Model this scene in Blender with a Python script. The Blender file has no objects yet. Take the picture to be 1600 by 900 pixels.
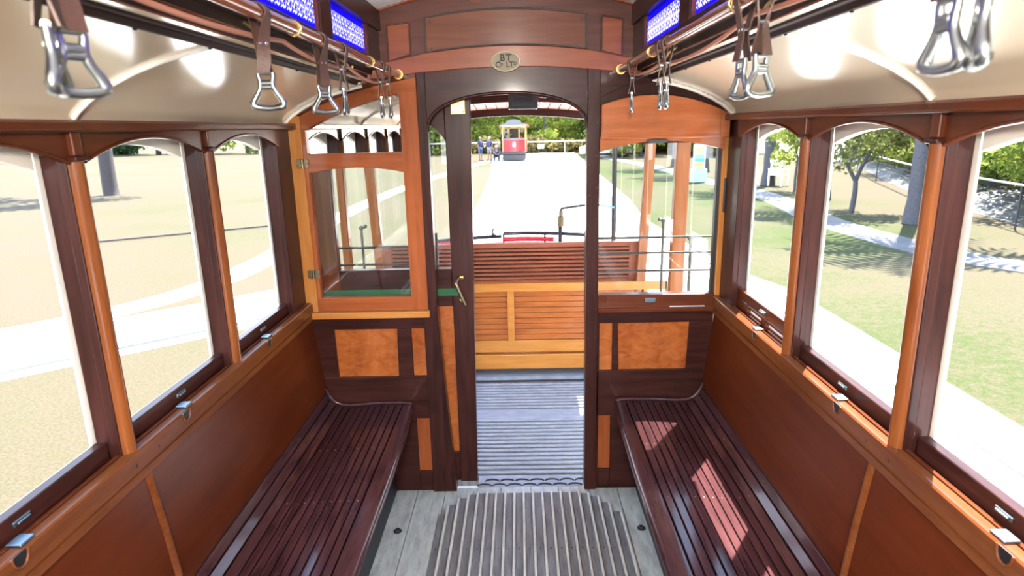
import bpy, bmesh, math, random
from mathutils import Vector, Matrix
random.seed(7)
PI = math.pi
sc = bpy.context.scene
COL = sc.collection
OR = {}                       # world origin of every parent

# ------------------------------------------------------------------ materials
def srgb(r, g, b):
    f = lambda c: (c/255/12.92) if c/255 <= .04045 else ((c/255+.055)/1.055)**2.4
    return (f(r), f(g), f(b), 1)

def newmat(name):
    m = bpy.data.materials.new(name); m.use_nodes = True
    nt = m.node_tree
    return m, nt, nt.nodes['Principled BSDF']

def plain(name, col, rough=.5, metal=0, coat=0, bump=0, bscale=40, spec=.5, var=.0):
    m, nt, b = newmat(name)
    b.inputs['Base Color'].default_value = col
    b.inputs['Roughness'].default_value = rough
    b.inputs['Metallic'].default_value = metal
    b.inputs['Coat Weight'].default_value = coat
    b.inputs['Coat Roughness'].default_value = .08
    b.inputs['Specular IOR Level'].default_value = spec
    tc = nt.nodes.new('ShaderNodeTexCoord')
    n = nt.nodes.new('ShaderNodeTexNoise'); n.inputs['Scale'].default_value = bscale; n.inputs['Detail'].default_value = 4
    nt.links.new(tc.outputs['Object'], n.inputs['Vector'])
    if bump:
        bp = nt.nodes.new('ShaderNodeBump'); bp.inputs['Strength'].default_value = bump; bp.inputs['Distance'].default_value = .004
        nt.links.new(n.outputs['Fac'], bp.inputs['Height']); nt.links.new(bp.outputs['Normal'], b.inputs['Normal'])
    if var:
        mx = nt.nodes.new('ShaderNodeMix'); mx.data_type = 'RGBA'
        mx.inputs['A'].default_value = tuple(c*(1-var) for c in col[:3])+(1,)
        mx.inputs['B'].default_value = tuple(min(1, c*(1+var)) for c in col[:3])+(1,)
        nt.links.new(n.outputs['Fac'], mx.inputs['Factor']); nt.links.new(mx.outputs['Result'], b.inputs['Base Color'])
    return m

def wood(name, dark, light, axis='z', scale=9, rough=.3, coat=.5, figure=0, stretch=14, crough=.12):
    m, nt, b = newmat(name)
    N, L = nt.nodes, nt.links
    tc = N.new('ShaderNodeTexCoord'); mp = N.new('ShaderNodeMapping')
    s = [stretch*scale/9*1.0]*3; s['xyz'.index(axis)] = scale/9*1.2
    mp.inputs['Scale'].default_value = s
    L.new(tc.outputs['Object'], mp.inputs['Vector'])
    n = N.new('ShaderNodeTexNoise'); n.inputs['Scale'].default_value = 3; n.inputs['Detail'].default_value = 7; n.inputs['Roughness'].default_value = .62; n.inputs['Distortion'].default_value = .35
    L.new(mp.outputs['Vector'], n.inputs['Vector'])
    n2 = N.new('ShaderNodeTexNoise'); n2.inputs['Scale'].default_value = 2.2; n2.inputs['Detail'].default_value = 3
    L.new(tc.outputs['Object'], n2.inputs['Vector'])
    add = N.new('ShaderNodeMath'); add.operation = 'MULTIPLY_ADD'; add.inputs[1].default_value = .45
    L.new(n2.outputs['Fac'], add.inputs[0]); L.new(n.outputs['Fac'], add.inputs[2])
    fac = add.outputs[0]
    if figure:
        mp3 = N.new('ShaderNodeMapping'); mp3.inputs['Scale'].default_value = (9, 9, 16); mp3.inputs['Rotation'].default_value = (.3, .4, .5)
        L.new(tc.outputs['Object'], mp3.inputs['Vector'])
        n3 = N.new('ShaderNodeTexNoise'); n3.inputs['Scale'].default_value = 1.4; n3.inputs['Detail'].default_value = 4; n3.inputs['Distortion'].default_value = 1.6
        L.new(mp3.outputs['Vector'], n3.inputs['Vector'])
        a2 = N.new('ShaderNodeMath'); a2.operation = 'MULTIPLY_ADD'; a2.inputs[1].default_value = figure; L.new(n3.outputs['Fac'], a2.inputs[0]); L.new(fac, a2.inputs[2])
        s2 = N.new('ShaderNodeMath'); s2.operation = 'SUBTRACT'; s2.inputs[1].default_value = figure*.5; L.new(a2.outputs[0], s2.inputs[0]); fac = s2.outputs[0]
    r = N.new('ShaderNodeValToRGB')
    r.color_ramp.elements[0].position = .45; r.color_ramp.elements[0].color = dark
    r.color_ramp.elements[1].position = .98; r.color_ramp.elements[1].color = light
    L.new(fac, r.inputs['Fac']); L.new(r.outputs['Color'], b.inputs['Base Color'])
    b.inputs['Roughness'].default_value = rough
    b.inputs['Coat Weight'].default_value = coat; b.inputs['Coat Roughness'].default_value = crough; b.inputs['Specular IOR Level'].default_value = .09
    bp = N.new('ShaderNodeBump'); bp.inputs['Strength'].default_value = .06; bp.inputs['Distance'].default_value = .003
    L.new(n.outputs['Fac'], bp.inputs['Height']); L.new(bp.outputs['Normal'], b.inputs['Normal'])
    return m

def thin_glass(name, tint=(.96, .98, .97, 1), refl=1.0):
    m = bpy.data.materials.new(name); m.use_nodes = True
    nt = m.node_tree; N, L = nt.nodes, nt.links
    N.remove(N['Principled BSDF'])
    t = N.new('ShaderNodeBsdfTransparent'); t.inputs['Color'].default_value = tint
    g = N.new('ShaderNodeBsdfGlossy'); g.inputs['Roughness'].default_value = .01
    fr = N.new('ShaderNodeFresnel')
    ge = N.new('ShaderNodeNewGeometry'); io = N.new('ShaderNodeMath'); io.operation = 'MULTIPLY_ADD'; io.inputs[1].default_value = 1/1.5-1.5; io.inputs[2].default_value = 1.5
    L.new(ge.outputs['Backfacing'], io.inputs[0]); L.new(io.outputs[0], fr.inputs['IOR'])   # a thin sheet: the same reflection from either side
    mu = N.new('ShaderNodeMath'); mu.operation = 'MULTIPLY'; mu.inputs[1].default_value = refl; L.new(fr.outputs['Fac'], mu.inputs[0])
    mx = N.new('ShaderNodeMixShader')
    L.new(mu.outputs[0], mx.inputs['Fac']); L.new(t.outputs[0], mx.inputs[1]); L.new(g.outputs[0], mx.inputs[2])
    L.new(mx.outputs[0], N['Material Output'].inputs['Surface'])
    return m

def leafmat(name, c1, c2, trans=.5):
    m = bpy.data.materials.new(name); m.use_nodes = True
    nt = m.node_tree; N, L = nt.nodes, nt.links
    N.remove(N['Principled BSDF'])
    tc = N.new('ShaderNodeTexCoord'); n = N.new('ShaderNodeTexNoise'); n.inputs['Scale'].default_value = 1.7; n.inputs['Detail'].default_value = 5
    L.new(tc.outputs['Object'], n.inputs['Vector'])
    r = N.new('ShaderNodeValToRGB'); r.color_ramp.elements[0].position = .35; r.color_ramp.elements[1].position = .65
    r.color_ramp.elements[0].color = c1; r.color_ramp.elements[1].color = c2
    L.new(n.outputs['Fac'], r.inputs['Fac'])
    d = N.new('ShaderNodeBsdfDiffuse'); t = N.new('ShaderNodeBsdfTranslucent'); mx = N.new('ShaderNodeMixShader'); mx.inputs['Fac'].default_value = trans
    L.new(r.outputs['Color'], d.inputs['Color']); L.new(r.outputs['Color'], t.inputs['Color'])
    L.new(d.outputs[0], mx.inputs[1]); L.new(t.outputs[0], mx.inputs[2]); L.new(mx.outputs[0], N['Material Output'].inputs['Surface'])
    return m

def lit_panel(name, col, w=.75):       # coloured glass that lets the daylight behind it through
    m = bpy.data.materials.new(name); m.use_nodes = True
    nt = m.node_tree; N, L = nt.nodes, nt.links
    b = N['Principled BSDF']; b.inputs['Base Color'].default_value = col; b.inputs['Roughness'].default_value = .1
    t = N.new('ShaderNodeBsdfTranslucent'); t.inputs['Color'].default_value = col
    mx = N.new('ShaderNodeMixShader'); mx.inputs['Fac'].default_value = w
    L.new(b.outputs[0], mx.inputs[1]); L.new(t.outputs[0], mx.inputs[2]); L.new(mx.outputs[0], N['Material Output'].inputs['Surface'])
    return m

C = lambda r, g, b: (r, g, b, 1)
M = {}
M['mahogany'] = wood('mahogany', C(0.0136, 0.0043, 0.0037), C(0.0527, 0.0161, 0.0124), 'z', rough=.3, coat=.14)
M['mahogany_x'] = wood('mahogany_x', C(0.0136, 0.0043, 0.0037), C(0.0527, 0.0161, 0.0124), 'x', rough=.3, coat=.14)
M['mahogany_y'] = wood('mahogany_y', C(0.0136, 0.0043, 0.0037), C(0.0527, 0.0161, 0.0124), 'y', rough=.3, coat=.14)
M['moulding'] = wood('moulding', C(.010, .004, .0035), C(.034, .013, .010), 'y', rough=.55, coat=0)
M['redwood_y'] = wood('redwood_y', C(0.0496, 0.0105, 0.0042), C(0.1167, 0.0292, 0.0102), 'y', rough=.28, coat=.3)
M['redwood_x'] = wood('redwood_x', C(0.0496, 0.0105, 0.0042), C(0.1167, 0.0292, 0.0102), 'x', rough=.28, coat=.3)
M['redwood'] = wood('redwood', C(0.0496, 0.0105, 0.0042), C(0.1167, 0.0292, 0.0102), 'z', rough=.28, coat=.3)
M['panel'] = wood('panel', C(0.0490, 0.0079, 0.0016), C(0.0900, 0.0173, 0.0036), 'y', scale=5, rough=.4, coat=.16, crough=.2)
M['rail'] = wood('rail', C(0.0700, 0.0170, 0.0049), C(0.1517, 0.0476, 0.0136), 'y', rough=.28, coat=.3)
M['half_round'] = wood('half_round', C(0.0902, 0.0210, 0.0055), C(0.2029, 0.0628, 0.0161), 'z', rough=.25, coat=.3)
M['cedar'] = wood('cedar', C(0.1882, 0.0431, 0.0116), C(0.3206, 0.0884, 0.0250), 'z', rough=.3, coat=.28)
M['cedar_x'] = wood('cedar_x', C(0.1882, 0.0431, 0.0116), C(0.3206, 0.0884, 0.0250), 'x', rough=.3, coat=.28)
M['ochre'] = wood('ochre', C(0.3206, 0.1090, 0.0221), C(0.4600, 0.2001, 0.0525), 'z', rough=.3, coat=.28)
M['ochre_x'] = wood('ochre_x', C(0.3206, 0.1090, 0.0221), C(0.4600, 0.2001, 0.0525), 'x', rough=.3, coat=.28)
M['maple'] = wood('maple', C(0.2167, 0.0474, 0.0085), C(0.4046, 0.1238, 0.0281), 'z', scale=7, rough=.3, coat=.5, figure=.9, stretch=4)
M['frieze'] = wood('frieze', C(.088, .028, .014), C(.18, .062, .032), 'x', rough=.4, coat=.25)
M['frieze_dark'] = wood('frieze_dark', C(.055, .020, .014), C(.125, .048, .034), 'x', rough=.4, coat=.25)
M['belt'] = wood('belt', C(.165, .044, .019), C(.28, .083, .038), 'x', rough=.38, coat=.3)
M['drop'] = wood('drop', C(0.2509, 0.0642, 0.0172), C(0.3903, 0.1194, 0.0387), 'x', rough=.33, coat=.4)
M['bench'] = wood('bench', C(0.0136, 0.0036, 0.0056), C(0.0680, 0.0248, 0.0264), 'y', rough=.22, coat=.5, crough=.1)
M['bench_dark'] = plain('bench_dark', C(.006, .004, .005), .5)
M['platform_slat'] = wood('platform_slat', C(0.1459, 0.0405, 0.0216), C(0.2652, 0.0884, 0.0468), 'x', rough=.45, coat=0)
M['platform_gold'] = wood('platform_gold', C(0.3315, 0.1188, 0.0224), C(0.4508, 0.2006, 0.0468), 'x', rough=.28, coat=.3)
M['platform_board'] = wood('platform_board', C(0.1989, 0.0485, 0.0123), C(0.3845, 0.1232, 0.0303), 'x', scale=14, rough=.28, coat=.3)
M['platform_post'] = wood('platform_post', C(0.1700, 0.0527, 0.0170), C(0.2805, 0.0978, 0.0340), 'z', rough=.35, coat=.3)
M['roof_board'] = wood('roof_board', C(.30, .125, .09), C(.46, .23, .175), 'y', rough=.5, coat=.1)
M['rail_pole'] = wood('rail_pole', C(0.1248, 0.0328, 0.0148), C(0.2652, 0.0801, 0.0361), 'y', rough=.2, coat=.9)
M['cream'] = plain('cream', C(.90, .79, .585), .25, coat=1, bump=.10, bscale=6)
_b = M['cream'].node_tree.nodes['Principled BSDF']; _b.inputs['Coat IOR'].default_value = 1.9; _b.inputs['Coat Roughness'].default_value = .15
M['cream_frame'] = plain('cream_frame', C(.78, .75, .68), .45)
M['white_bead'] = plain('white_bead', C(.82, .8, .74), .3)
M['ceiling_white'] = plain('ceiling_white', C(.78, .77, .75), .45)
M['alu'] = plain('alu', C(.33, .36, .36), .28, 1.0)
M['steel'] = plain('steel', C(.20, .24, .27), .35, 1.0)
M['brass'] = plain('brass', C(.62, .43, .16), .3, 1.0)
M['old_brass'] = plain('old_brass', C(.17, .14, .085), .38, 1.0, bump=.2)
M['dull_bronze'] = plain('dull_bronze', C(.050, .042, .035), .6, .2)
M['bright_brass'] = plain('bright_brass', C(.86, .62, .16), .34, .85)
M['leather'] = plain('leather', C(.058, .026, .017), .5, bump=.25, bscale=160, var=.25)
M['cord'] = plain('cord', C(.42, .17, .10), .6, bump=.2, bscale=120)
M['black'] = plain('black', C(.012, .013, .016), .4)
M['black_gloss'] = plain('black_gloss', C(.012, .014, .02), .2, coat=.28)
M['iron'] = plain('iron', C(.045, .05, .055), .5, .6)
M['screw'] = plain('screw', C(.05, .035, .025), .5, .7)
M['green_felt'] = plain('green_felt', C(.012, .085, .03), .8, bump=.3, bscale=300)
M['plate_face'] = plain('plate_face', C(.17, .145, .10), .5, .4, var=.15, bscale=60)
M['plate_ink'] = plain('plate_ink', C(.012, .009, .006), .6)
M['glass'] = thin_glass('glass')
M['glass_fan'] = thin_glass('glass_fan', refl=1.6)
M['mirror'] = plain('mirror', C(.86, .85, .80), .015, 1.0)
M['blue_glass'] = lit_panel('blue_glass', C(.03, .015, .80), .8)
def etched():
    m = M['blue_glass']; nt = m.node_tree; N, L = nt.nodes, nt.links
    tc = N.new('ShaderNodeTexCoord'); sp = N.new('ShaderNodeSeparateXYZ'); L.new(tc.outputs['Object'], sp.inputs[0])
    def mth(op, a, b=None, c=None):
        n = N.new('ShaderNodeMath'); n.operation = op
        for k, v in enumerate((a, b, c)):
            if v is None: continue
            if isinstance(v, (int, float)): n.inputs[k].default_value = v
            else: L.new(v, n.inputs[k])
        return n.outputs[0]
    y, z = sp.outputs['Y'], mth('SUBTRACT', sp.outputs['Z'], .052)
    def rings(py, pz, oy, oz, k, lo):
        u = mth('SUBTRACT', mth('FRACT', mth('ADD', mth('DIVIDE', y, py), oy+50)), .5)
        v = mth('SUBTRACT', mth('FRACT', mth('ADD', mth('DIVIDE', z, pz), oz+50)), .5)
        r = mth('SQRT', mth('ADD', mth('MULTIPLY', u, u), mth('MULTIPLY', v, v)))
        ang = mth('ARCTAN2', v, u)
        w = mth('SINE', mth('ADD', mth('MULTIPLY', r, k), ang))
        return mth('MULTIPLY', mth('GREATER_THAN', w, lo), mth('LESS_THAN', r, .5))
    p = mth('MAXIMUM', rings(.040, .040, .0, .5, 21, .35), rings(.040, .040, .5, .0, 15, .55))
    band = mth('LESS_THAN', mth('ABSOLUTE', z), .034)
    f = mth('MULTIPLY', p, band)
    mx = N.new('ShaderNodeMix'); mx.data_type = 'RGBA'; mx.inputs['A'].default_value = (.035, .02, .80, 1); mx.inputs['B'].default_value = (.80, .78, .95, 1)
    L.new(f, mx.inputs['Factor'])
    for n in N:
        if n.type in ('BSDF_PRINCIPLED', 'BSDF_TRANSLUCENT'): L.new(mx.outputs['Result'], n.inputs[0])
etched()
M['red_paint'] = plain('red_paint', C(.42, .010, .015), .35, coat=.4)
M['paper'] = plain('paper', C(.8, .8, .8), .6)
M['blue_strap'] = plain('blue_strap', C(.05, .22, .7), .5)

# painted floor boards: grey paint worn unevenly
def floormat(name, a, bcol, sc1=(3, 1, 1)):
    m, nt, b = newmat(name); N, L = nt.nodes, nt.links
    tc = N.new('ShaderNodeTexCoord'); mp = N.new('ShaderNodeMapping'); mp.inputs['Scale'].default_value = sc1
    L.new(tc.outputs['Object'], mp.inputs['Vector'])
    n = N.new('ShaderNodeTexNoise'); n.inputs['Scale'].default_value = 6; n.inputs['Detail'].default_value = 8; n.inputs['Roughness'].default_value = .7
    L.new(mp.outputs['Vector'], n.inputs['Vector'])
    r = N.new('ShaderNodeValToRGB'); r.color_ramp.elements[0].position = .33; r.color_ramp.elements[0].color = a
    r.color_ramp.elements[1].position = .62; r.color_ramp.elements[1].color = bcol
    L.new(n.outputs['Fac'], r.inputs['Fac']); L.new(r.outputs['Color'], b.inputs['Base Color'])
    b.inputs['Roughness'].default_value = .6
    bp = N.new('ShaderNodeBump'); bp.inputs['Strength'].default_value = .25; bp.inputs['Distance'].default_value = .004
    L.new(n.outputs['Fac'], bp.inputs['Height']); L.new(bp.outputs['Normal'], b.inputs['Normal'])
    return m
M['floor_plank'] = floormat('floor_plank', C(.22, .235, .225), C(.40, .43, .41), (6, 1.2, 1))
M['mat_base'] = floormat('mat_base', C(.065, .067, .07), C(.155, .16, .168), (8, 1, 1))
M['mat_rib'] = floormat('mat_rib', C(.34, .33, .30), C(.52, .51, .47), (8, 1.5, 1))
M['tread'] = floormat('tread', C(.155, .17, .20), C(.255, .275, .31), (1.5, 6, 1))
M['concrete'] = floormat('concrete', C(.56, .54, .51), C(.66, .64, .61), (.25, .25, .25))
M['path'] = floormat('path', C(.042, .040, .043), C(.070, .066, .069), (.3, .3, .3))

def lawnmat():
    m, nt, b = newmat('lawn_grass'); N, L = nt.nodes, nt.links
    tc = N.new('ShaderNodeTexCoord')
    def noise(s, d=6, ro=.6):
        n = N.new('ShaderNodeTexNoise'); n.inputs['Scale'].default_value = s; n.inputs['Detail'].default_value = d; n.inputs['Roughness'].default_value = ro
        L.new(tc.outputs['Object'], n.inputs['Vector']); return n
    a, f = noise(.16, 5), noise(9, 6, .8)
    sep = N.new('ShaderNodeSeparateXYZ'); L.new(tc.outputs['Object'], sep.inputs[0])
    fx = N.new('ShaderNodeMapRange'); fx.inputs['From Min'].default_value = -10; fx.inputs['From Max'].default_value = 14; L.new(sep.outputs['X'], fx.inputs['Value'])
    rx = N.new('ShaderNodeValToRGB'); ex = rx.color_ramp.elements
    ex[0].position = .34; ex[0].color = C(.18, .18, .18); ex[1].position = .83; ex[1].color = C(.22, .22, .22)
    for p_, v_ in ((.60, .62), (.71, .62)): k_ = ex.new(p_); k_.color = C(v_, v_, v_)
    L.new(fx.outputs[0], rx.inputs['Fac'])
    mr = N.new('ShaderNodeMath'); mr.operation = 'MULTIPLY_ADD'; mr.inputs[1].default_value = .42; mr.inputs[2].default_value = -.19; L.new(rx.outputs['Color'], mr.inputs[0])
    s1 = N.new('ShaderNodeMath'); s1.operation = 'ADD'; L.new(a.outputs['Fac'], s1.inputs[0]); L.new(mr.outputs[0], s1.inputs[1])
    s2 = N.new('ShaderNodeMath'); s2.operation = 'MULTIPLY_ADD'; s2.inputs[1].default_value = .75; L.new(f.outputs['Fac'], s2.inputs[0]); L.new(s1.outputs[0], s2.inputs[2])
    r = N.new('ShaderNodeValToRGB'); e = r.color_ramp.elements
    e[0].position = .62; e[0].color = C(.064, .050, .0345); e[1].position = 1.12; e[1].color = C(.033, .044, .0125)
    k = e.new(.86); k.color = C(.055, .049, .027)
    L.new(s2.outputs[0], r.inputs['Fac'])
    f2 = noise(38, 4, .8)
    mx = N.new('ShaderNodeMix'); mx.data_type = 'RGBA'; mx.blend_type = 'MULTIPLY'; mx.inputs['Factor'].default_value = .75
    r2 = N.new('ShaderNodeValToRGB'); r2.color_ramp.elements[0].position = .3; r2.color_ramp.elements[0].color = C(.45, .45, .40); r2.color_ramp.elements[1].position = .7; r2.color_ramp.elements[1].color = C(1.25, 1.25, 1.2)
    L.new(f2.outputs['Fac'], r2.inputs['Fac']); L.new(r.outputs['Color'], mx.inputs['A']); L.new(r2.outputs['Color'], mx.inputs['B'])
    L.new(mx.outputs['Result'], b.inputs['Base Color'])
    b.inputs['Roughness'].default_value = .95; b.inputs['Specular IOR Level'].default_value = .1
    return m
M['lawn'] = lawnmat()
M['leaf_bright'] = leafmat('leaf_bright', C(.13, .165, .024), C(.36, .40, .08))
M['leaf_mid'] = leafmat('leaf_mid', C(.075, .115, .022), C(.21, .25, .058))
M['leaf_dark'] = leafmat('leaf_dark', C(.02, .05, .022), C(.07, .13, .05), .3)
M['leaf_dry'] = leafmat('leaf_dry', C(.09, .07, .03), C(.19, .16, .06))
M['leaf_olive'] = leafmat('leaf_olive', C(.075, .09, .03), C(.20, .21, .075))
M['scrub'] = leafmat('scrub', C(.20, .17, .14), C(.40, .35, .29), .25)
M['litter'] = floormat('litter', C(.006, .005, .0047), C(.027, .0225, .021), (2.2, 2.2, 2.2))
M['bark'] = plain('bark', C(.055, .053, .058), .9, bump=.8, bscale=18, var=.5)
M['bark_dark'] = plain('bark_dark', C(.045, .038, .036), .9, bump=.8, bscale=18, var=.4)
M['galv'] = plain('galv', C(.62, .64, .66), .4, .3)
M['white_paint'] = plain('white_paint', C(.78, .8, .82), .5)
M['pale_blue'] = plain('pale_blue', C(.42, .58, .72), .5)
M['yellow'] = plain('yellow', C(.75, .66, .08), .5)
M['teal'] = plain('teal', C(.08, .42, .38), .5)
M['tram_cream'] = plain('tram_cream', C(.48, .30, .09), .4)
M['tram_grey'] = plain('tram_grey', C(.09, .095, .105), .5)
M['skin'] = plain('skin', C(.26, .14, .095), .55)
M['navy'] = plain('navy', C(.02, .03, .075), .8)
M['blue_shirt'] = plain('blue_shirt', C(.025, .045, .12), .8)
M['denim'] = plain('denim', C(.05, .08, .18), .85)
M['pale_shorts'] = plain('pale_shorts', C(.26, .25, .23), .85)
M['dark_cloth'] = plain('dark_cloth', C(.015, .016, .02), .85)
M['hair'] = plain('hair', C(.10, .075, .06), .7)
M['hat'] = plain('hat', C(.62, .58, .5), .8)
M['shoe'] = plain('shoe', C(.05, .045, .045), .6)

# ------------------------------------------------------------------ mesh builder
class MB:
    def __init__(s): s.bm = bmesh.new()
    def V(s, p): return s.bm.verts.new(p)
    def F(s, vs):
        try: return s.bm.faces.new(vs)
        except ValueError: return None
    def box(s, x0, x1, y0, y1, z0, z1):
        v = [s.V((x, y, z)) for x in (x0, x1) for y in (y0, y1) for z in (z0, z1)]
        for f in ((0, 1, 3, 2), (4, 6, 7, 5), (0, 4, 5, 1), (2, 3, 7, 6), (0, 2, 6, 4), (1, 5, 7, 3)): s.F([v[i] for i in f])
        return s
    def prism(s, pts, axis, a0, a1):
        mk = {'x': lambda p, a: (a, p[0], p[1]), 'y': lambda p, a: (p[0], a, p[1]), 'z': lambda p, a: (p[0], p[1], a)}[axis]
        A = [s.V(mk(p, a0)) for p in pts]; B = [s.V(mk(p, a1)) for p in pts]
        s.F(A[::-1]); s.F(B); n = len(pts)
        for i in range(n): s.F([A[i], A[(i+1) % n], B[(i+1) % n], B[i]])
        return s
    def band(s, lo, hi, axis, a0, a1):      # solid between two curves of equally many points
        mk = {'x': lambda p, a: (a, p[0], p[1]), 'y': lambda p, a: (p[0], a, p[1]), 'z': lambda p, a: (p[0], p[1], a)}[axis]
        n = len(lo); L = [[s.V(mk(p, a)) for p in c] for a in (a0, a1) for c in (lo, hi)]
        for i in range(n-1):
            s.F([L[0][i], L[0][i+1], L[1][i+1], L[1][i]]); s.F([L[2][i], L[3][i], L[3][i+1], L[2][i+1]])
            s.F([L[0][i], L[2][i], L[2][i+1], L[0][i+1]]); s.F([L[1][i], L[1][i+1], L[3][i+1], L[3][i]])
        for i in (0, n-1): s.F([L[0][i], L[1][i], L[3][i], L[2][i]])
        return s
    def tube(s, P, r, n=8, closed=False, cap=True):
        P = [Vector(p) for p in P]; R = r if isinstance(r, (list, tuple)) else [r]*len(P); m = len(P); rings = []; up = None
        for i in range(m):
            if closed: d = P[(i+1) % m]-P[i-1]
            else: d = P[min(i+1, m-1)]-P[max(i-1, 0)]
            d.normalize()
            if up is None:
                up = Vector((0, 0, 1)) if abs(d.z) < .9 else Vector((1, 0, 0))
            up = (up-d*up.dot(d)).normalized(); w = d.cross(up)
            rings.append([s.V(P[i]+(up*math.cos(2*PI*k/n)+w*math.sin(2*PI*k/n))*R[i]) for k in range(n)])
        for i in range(m if closed else m-1):
            a, b = rings[i], rings[(i+1) % m]
            for k in range(n): s.F([a[k], a[(k+1) % n], b[(k+1) % n], b[k]])
        if cap and not closed: s.F(rings[0][::-1]); s.F(rings[-1])
        return s
    def ball(s, c, r, sx=1, sy=1, sz=1, u=12, v=8):
        q = bmesh.ops.create_uvsphere(s.bm, u_segments=u, v_segments=v, radius=r)
        for w in q['verts']: w.co = Vector((w.co.x*sx, w.co.y*sy, w.co.z*sz))+Vector(c)
        return s
    def disc(s, c, axis, r, h, n=16, rx=None):
        e = {'x': (Vector((0, 1, 0)), Vector((0, 0, 1)), Vector((1, 0, 0))), 'y': (Vector((1, 0, 0)), Vector((0, 0, 1)), Vector((0, 1, 0))), 'z': (Vector((1, 0, 0)), Vector((0, 1, 0)), Vector((0, 0, 1)))}[axis]
        c = Vector(c); rx = rx or r
        A = [s.V(c+e[0]*rx*math.cos(2*PI*k/n)+e[1]*r*math.sin(2*PI*k/n)) for k in range(n)]
        B = [s.V(v.co+e[2]*h) for v in A]
        s.F(A[::-1]); s.F(B)
        for k in range(n): s.F([A[k], A[(k+1) % n], B[(k+1) % n], B[k]])
        return s
    def build(s, name, mat, parent=None, bevel=0, smooth=0, loc=None):
        bm = s.bm
        o3 = Vector(loc) if loc is not None else (OR[parent.name] if parent else Vector((0, 0, 0)))
        bmesh.ops.recalc_face_normals(bm, faces=bm.faces)
        for v in bm.verts: v.co -= o3
        if smooth:
            for f in bm.faces: f.smooth = True
            for e in bm.edges:
                if len(e.link_faces) != 2 or e.calc_face_angle(0) > math.radians(smooth): e.smooth = False
        me = bpy.data.meshes.new(name); bm.to_mesh(me); bm.free()
        me.materials.append(M[mat] if isinstance(mat, str) else mat)
        o = bpy.data.objects.new(name, me); COL.objects.link(o)
        if parent: o.parent = parent
        else: o.location = o3
        OR[o.name] = o3.copy()
        if bevel:
            b = o.modifiers.new('edge', 'BEVEL'); b.width = bevel; b.segments = 2; b.limit_method = 'ANGLE'; b.angle_limit = math.radians(40)
        return o

def dots(name, mat, parent, pts, axis, r, h, n=8, ball=None):
    first = None
    for p in pts:
        if first is None:
            mb = MB().ball((0, 0, 0), r, 1, 1, ball, 8, 4) if ball else MB().disc((0, 0, 0), axis, r, h, n)
            first = mb.build(name, mat, None); first.parent = parent; o = first
        else:
            o = first.copy(); COL.objects.link(o)
        o.location = Vector(p)-OR[parent.name]; OR[o.name] = Vector(p)
def tag(o, label, cat, group=None, kind=None):
    o['label'] = label; o['category'] = cat
    if group: o['group'] = group
    if kind: o['kind'] = kind
    return o
def empty(name, loc=(0, 0, 0), parent=None):
    o = bpy.data.objects.new(name, None); COL.objects.link(o); o.empty_display_size = .1
    if parent: o.parent = parent; o.location = Vector(loc)-OR[parent.name]
    else: o.location = loc
    OR[o.name] = Vector(loc)
    return o
def thing(name, label, cat, loc=(0, 0, 0), group=None): return tag(empty(name, loc), label, cat, group)
def struct(name, label, cat, loc=(0, 0, 0)): return tag(empty(name, loc), label, cat, None, 'structure')
def copy_tree(o, parent=None):
    c = o.copy(); COL.objects.link(c)
    if parent: c.parent = parent
    OR[c.name] = OR[o.name].copy()
    for ch in list(o.children): copy_tree(ch, c)
    return c
def lerp(tab, x):
    if x <= tab[0][0]: return tab[0][1]
    for (a, p), (b, q) in zip(tab, tab[1:]):
        if x <= b: return p+(q-p)*(x-a)/(b-a)
    return tab[-1][1]
def arc(x0, x1, zs, za, n=18):
    c, h = (x0+x1)/2, (x1-x0)/2
    return [(x0+(x1-x0)*i/n, zs+(za-zs)*(1-((x0+(x1-x0)*i/n-c)/h)**2)) for i in range(n+1)]
def smooth_path(P, k=6):
    P = [Vector(p) for p in P]; out = []
    for i in range(len(P)-1):
        a, b, c, d = P[max(i-1, 0)], P[i], P[i+1], P[min(i+2, len(P)-1)]
        for j in range(k):
            t = j/k
            out.append(.5*((2*b)+(c-a)*t+(2*a-5*b+4*c-d)*t*t+(3*b-a-3*c+d)*t**3))
    return out+[P[-1]]

# ------------------------------------------------------------------ setting: the saloon of the tram
BY = 2.64            # face of the end wall
Y0 = -2.25            # where the modelled saloon stops behind the camera
W = .88
GZ = -.75            # ground

# floor
fl = struct('floor', 'grey painted plank floor of the tram saloon', 'floor')
xs = [-.90, -.70, -.566, -.46, -.33, -.20, -.07, .07, .20, .34, .475, .59, .72, .90]
mb = MB()
for a, b in zip(xs, xs[1:]): mb.box(a+.0015, b-.0015, Y0, BY+.02, -.03, 0)
mb.build('planks', 'floor_plank', fl, .002)
mb = MB().box(-.9, .9, Y0, BY+.02, -.06, -.031); mb.build('underfloor', 'black', fl)
# ribbed tread boards down the aisle with rounded far corners
def aisle_end(x):
    t = abs(x-.06)/.40
    return 2.600-.16*max(0, (t-.55)/.45)**2.2
mb, mr = MB(), MB()
x = -.34; k = 0
while x < .455:
    e = min(aisle_end(x), aisle_end(x+.032))
    mb.box(x+.0015, x+.0305, Y0, e, .001, .007)
    mr.box(x+.031, x+.0415, Y0, min(aisle_end(x+.03), aisle_end(x+.042))+.003, .001, .016)
    x += .0425; k += 1
t_ = mb.build('tread_boards', 'mat_base', fl, .0015); mr.build('tread_ribs', 'mat_rib', fl, .003)
dots('screw', 'screw', fl, [(-.324+.0425*i, yy, .0065) for i in range(18) for yy in (1.75, 2.2)], 'z', .0035, .0012)
for sx in (-.50, .53): MB().disc((sx, 2.33, .0), 'z', .018, .004, 12).box(sx-.008, sx+.008, 2.32, 2.34, .0, .012).build('floor_catch', 'iron', fl, .002)
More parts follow.
